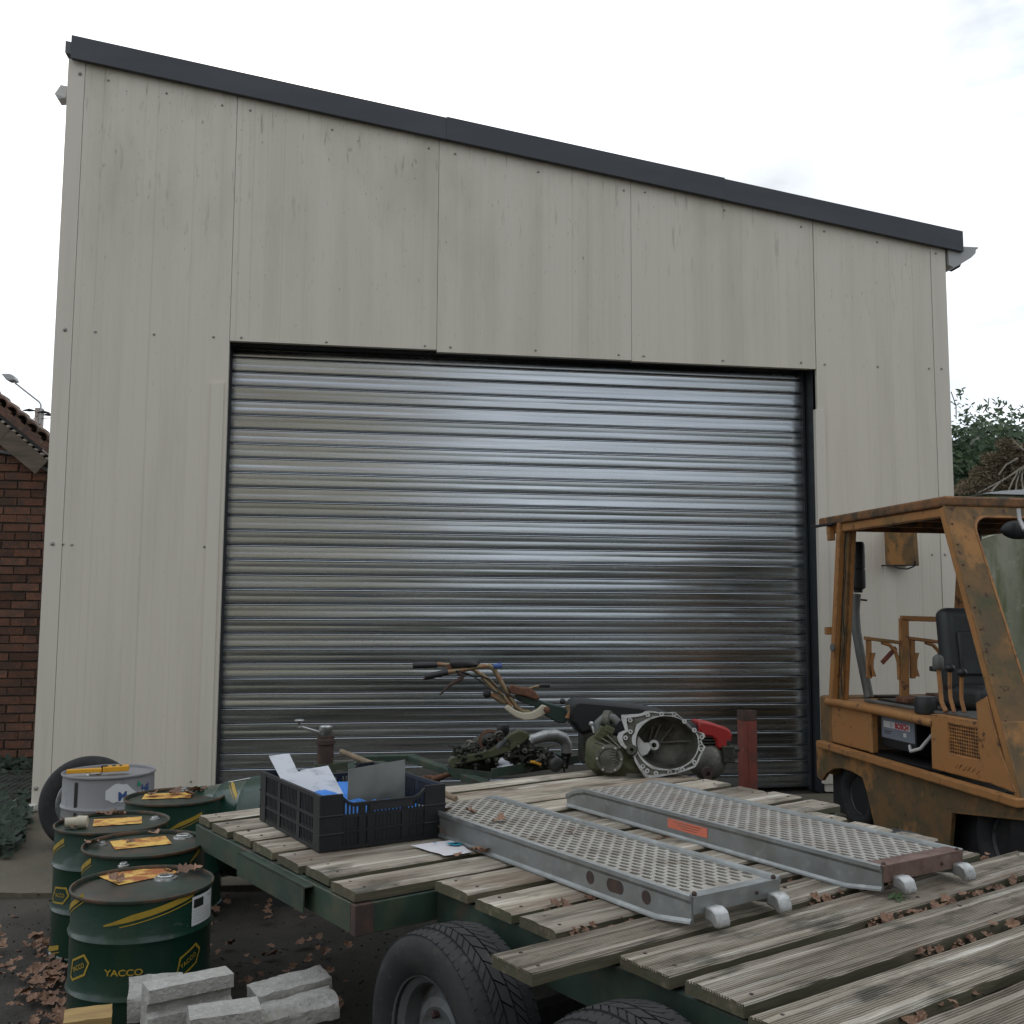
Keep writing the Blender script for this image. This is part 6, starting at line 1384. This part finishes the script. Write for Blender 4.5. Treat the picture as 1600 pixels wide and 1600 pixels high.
# algae-stained wall and shed roof sheet beyond the corner
shd = thing('garden_shed', 'algae stained pale shed wall with a light flat roof sheet behind the forklift cab', 'shed', (6.0, .8, 0))
a = onY(1533, 843, .8); b = onY(1566, 832, .8); c = onY(1600, 826, .8)
xl = onY(1494, 900, .8).x
MB().prism([(xl - 6.0 - .02, 0), (3.2, 0), (3.2, c.z + .05), (c.x - 6.0, c.z), (b.x - 6.0, b.z), (a.x - 6.0, a.z), (xl - 6.02, a.z - .04)], (0, 0, 0), (1, 0, 0), (0, 0, 1), .12).build('wall', M['mossywall'], shd)
MB().box(onY(1508, 900, .8).x - 6.0, onY(1510, 900, .8).x - 6.0, -.006, 0, 0, a.z - .06).build('wall_joint', M['fascia'], shd)
p0 = onY(1548, 768, 1.6)
MB().prism([(p0.x - 6.0 - .1, 0), (4.5, -.02), (4.5, .055), (onY(1600, 761, 1.6).x - 6.0, .05), (p0.x - 6.0 + .12, .03)], (0, .8, p0.z - .02), (1, 0, 0), (0, 0, 1), 1.2).build('roof_sheet', M['paleroof'], shd)
MB().box(p0.x - 6.0 + .0, 4.4, .85, 2.0, 0, p0.z - .03).build('shed_body', M['mossywall'], shd)
# dead leaves -------------------------------------------------------
lm = []
for k in range(4):
    mb = MB(); leaf_faces(mb, (0, 0, 0), (0, 0, 1), 1.0, 'oak', .55); lm.append(mb.mesh('dead_leaf', M['leaf'], 60))
def leaf(p, s, label, group):
    o = bpy.data.objects.new('dead_leaf', lm[rn.randrange(4)]); COL.objects.link(o); o.location = p; o.scale = (s, s * .8, s * .8); o.rotation_euler = (rn.uniform(-.35, .35), rn.uniform(-.35, .35), rn.uniform(0, 6)); return tag(o, label, 'leaf', group)
def leaves(lst, z, group):
    for x, y, s_, lb in lst: p = onZ(x, y, z); leaf(p, s_, lb, group)
leaves([(180, 1374, .07, 'dead leaf on the left corner of the yellow label of the nearest drum'), (288, 1361, .07, 'dead leaf right of the bung on the nearest drum lid'), (307, 1358, .05, 'small dead leaf at the right rim of the nearest drum lid'), (262, 1362, .045, 'dead leaf behind the bung of the nearest drum lid')], .499, 'leaves on the nearest drum lid')
leaves([(143, 1318, .07, 'dead leaf beside the small cap on the middle drum lid'), (241, 1302, .06, 'dead leaf at the back rim of the middle drum lid'), (205, 1316, .04, 'small dead leaf on the yellow label of the middle drum')], .499, 'leaves on the middle drum lid')
leaves([(104, 1283, .07, 'dead leaf at the left rim of the leftmost drum lid'), (158, 1272, .06, 'dead leaf behind the label of the leftmost drum, left of two more'), (172, 1271, .07, 'middle one of the dead leaves behind the leftmost drum label'), (187, 1272, .06, 'dead leaf behind the right end of the leftmost drum label'), (118, 1291, .05, 'dead leaf in front of the pipe fitting on the leftmost drum')], .499, 'leaves on the leftmost drum lid')
leaves([(240, 1241, .07, 'dead leaf at the left end of the label on the rear green drum'), (275, 1238, .08, 'dead leaf just behind the label of the rear green drum'), (294, 1240, .07, 'dead leaf near the bung of the rear green drum'), (307, 1235, .08, 'large dead leaf standing up at the back rim of the rear green drum'), (320, 1235, .06, 'dead leaf at the right rim of the rear green drum')], .50, 'leaves on the rear drum lid')
leaves([(780, 1281, .06, 'largest brown dead leaf on the nearer ramp'), (735, 1268, .05, 'dead leaf near the far left end of the nearer ramp'), (698, 1265, .04, 'dead leaf on the nearer ramp close to the crate'), (893, 1300, .035, 'tiny dead leaf halfway along the nearer ramp')], .69, 'leaves on the nearer ramp')
leaves([(697, 1304, .085, 'orange brown dead leaf wedged between the crate and the nearer ramp'), (744, 1328, .055, 'dead leaf at the right corner of the white paper'), (759, 1331, .05, 'dead leaf against the ramp foot right of the white paper'), (716, 1336, .035, 'small dead leaf on the near edge of the white paper')], DZ + .014, 'leaves beside the paper sheet')
# litter caught in the gaps between the planks
gl = MB(); bits = MB()
for (v, u0, u1, n) in ((-.795, .9, 1.95, 30), (-.993, .9, 2.1, 70), (-1.195, .8, 2.1, 60), (-1.397, .4, 2.1, 40), (-.605, .3, 1.3, 30), (-.413, .3, 1.3, 18), (-.01, .3, 1.2, 12), (-1.6, .2, 2.1, 60)):
    for k in range(n):
        u = rn.uniform(u0, u1); u += .1 * noise.noise(Vector((u * 3, v, 0))); slope = -.014 * (u - u0) * (1 if v < -.8 else 0)
        p = W(u, v + slope + rn.uniform(-.014, .012), DZ - rn.uniform(-.004, .02)); leaf_faces(gl, p, (rn.uniform(-.6, .6), rn.uniform(-.9, .3), 1), rn.uniform(.010, .036), 'oak', .5)
tag(gl.build('leaf_litter', M['leaf']), 'brown leaf crumbs caught in the gaps between the trailer planks', 'leaf litter', kind='stuff')
gp = thing('seedling', 'tiny green seedling growing in a plank gap in front of the second ramp', 'plant', onZ(1412, 1414, DZ - .01))
mb = MB()
for k in range(6): leaf_faces(mb, (rn.uniform(-.03, .03), rn.uniform(-.02, .02), .015 + .01 * k / 6), (rn.uniform(-.5, .5), -.5, 1), .035, 'long')
tag(mb.build('leaves', M['greenleaf'], gp), kind='stuff'); MB().tube([(0, 0, -.01), (0, 0, .02)], .003, 5).build('stem', M['greenleaf'], gp)
# litter on the ground by the drums
lit = MB()
for k in range(95):
    x = rn.gauss(66, 26); y = rn.uniform(1468, 1640); 
    if x > 128 or x < -60: continue
    p = onZ(x, y, .0); p.z = .004 + rn.random() * .012; leaf_faces(lit, p, (rn.uniform(-.4, .4), rn.uniform(-.5, .3), 1), rn.uniform(.02, .07), 'oak', .45)
for k in range(160):
    x = rn.uniform(-40, 560); y = rn.uniform(1400, 1640); p = onZ(x, y, .0); p.z = .006; leaf_faces(lit, p, (rn.uniform(-.4, .4), rn.uniform(-.5, .3), 1), rn.uniform(.02, .05), 'oak', .5)
tag(lit.build('fallen_leaves', M['leaf']), 'drift of fallen brown leaves on the ground beside the drums', 'leaf litter', kind='stuff')
gv = MB()
for k in range(700):
    p = onZ(rn.uniform(-80, 620), rn.uniform(1335, 1640), 0); s_ = rn.uniform(.002, .007); gv.ico((p.x, p.y, .002), s_, sc=(1, 1, .7), jit=.4)
tag(gv.build('grit', M['asphalt']), 'loose grit on the worn asphalt', 'grit', kind='stuff')
# weeds and wire mesh at the left
wd_ = MB()
for k in range(900):
    x = rn.uniform(-60, 44); y = rn.choice([rn.uniform(1186, 1215), rn.uniform(1285, 1345), rn.uniform(1215, 1345)]); 
    if x > 46 - max(0, (y - 1290)) * .35: continue
    if y > 1300 and x > 40 - (y - 1300) * .45: continue
    p = onZ(x, y, 0); p.z = .02 + rn.random() * .09; leaf_faces(wd_, p, (rn.uniform(-.5, .5), rn.uniform(-.9, 0), 1), rn.uniform(.05, .10), 'ivy', .3)
tag(wd_.build('low_weeds', M['weed']), 'low dark green weeds at the foot of the brick wall', 'weeds', kind='stuff')
wm = MB(); a, b = onZ(-60, 1232, .09), onZ(44, 1232, .09)
for k in range(26): y = -.35 + k * .052; wm.tube([(-2.2, y + .25, .095 + .012 * sin(k)), (-1.8, y + .25, .10), (-1.30, y + .25, .09 + .01 * cos(k))], .0032, 4)
for k in range(20): x = -2.2 + k * .048; wm.tube([(x, -.15, .09), (x, .5, .10), (x, 1.15, .10)], .0032, 4)
tag(wm.build('wire_mesh', M['wiremesh']), 'sheet of rusty wire mesh lying on the weeds left of the workshop corner', 'wire mesh', kind='stuff')

# ------------------------------------------------------------------ what stands behind the viewer and shows in the shutter
hs = thing('rendered_house', 'long beige rendered house mirrored in the left part of the steel shutter', 'house', (-6.5, -19, 0))
MB().box(-9, 9.3, -6, 0, 0, 6.8).build('wall', M['render'], hs)
MB().prism([(0, 0), (-3.4, 2.6), (-6.8, 0)], (-9.2, .3, 6.8), (0, 1, 0), (0, 0, 1), -18.8).build('roof', M['tile'], hs)
for x in (-6.5, -3, 1, 4.5):
    w_ = MB(); w_.box(x, x + 1.1, .0, .03, 3.9, 5.2); w_.build('window', M['blackm'], hs)
    w_ = MB(); w_.box(x, x + 1.1, .0, .03, 1.0, 2.4); w_.build('window', M['blackm'], hs)
tre = thing('tree_row', 'row of dark leafy trees mirrored in the right edge of the steel shutter', 'trees', (16, -17, 0))
tl2 = MB(); cr2 = MB()
for c, r3 in (((-2.2, 0, 4.2), (1.9, 1.6, 4.0)), ((1, .5, 5), (2.4, 2, 4.8)), ((4.5, 0, 4.5), (2.6, 2, 4.4)), ((-9, -.5, 1.2), (2.6, 1, 1.3)), ((-5.5, -.2, 1.3), (2.2, 1, 1.5)), ((-12.5, -.8, 1.0), (2.6, 1, 1.2))):
    cr2.ico(c, 1, sub=2, sc=tuple(x * .85 for x in r3), jit=.3)
    for k in range(700):
        d = Vector((rn.gauss(0, 1), rn.gauss(0, 1), rn.gauss(0, 1))).normalized(); p = Vector(c) + Vector((d.x * r3[0], d.y * r3[1], d.z * r3[2])) * rn.uniform(.85, 1.1); leaf_faces(tl2, p, d, .35)
tag(tl2.build('crown', M['ivy'], tre), kind='stuff'); tag(cr2.build('inner_crown', M['ivy'], tre, smooth=60), kind='stuff')
for x in (-2.2, 1, 4.5): MB().tube([(x, 0, 0), (x, 0, 4)], [.25, .12], 8).build('trunk', M['bark'], tre)
# children of Empty roots need up-to-date matrices when built from world points
bpy.context.view_layer.update()
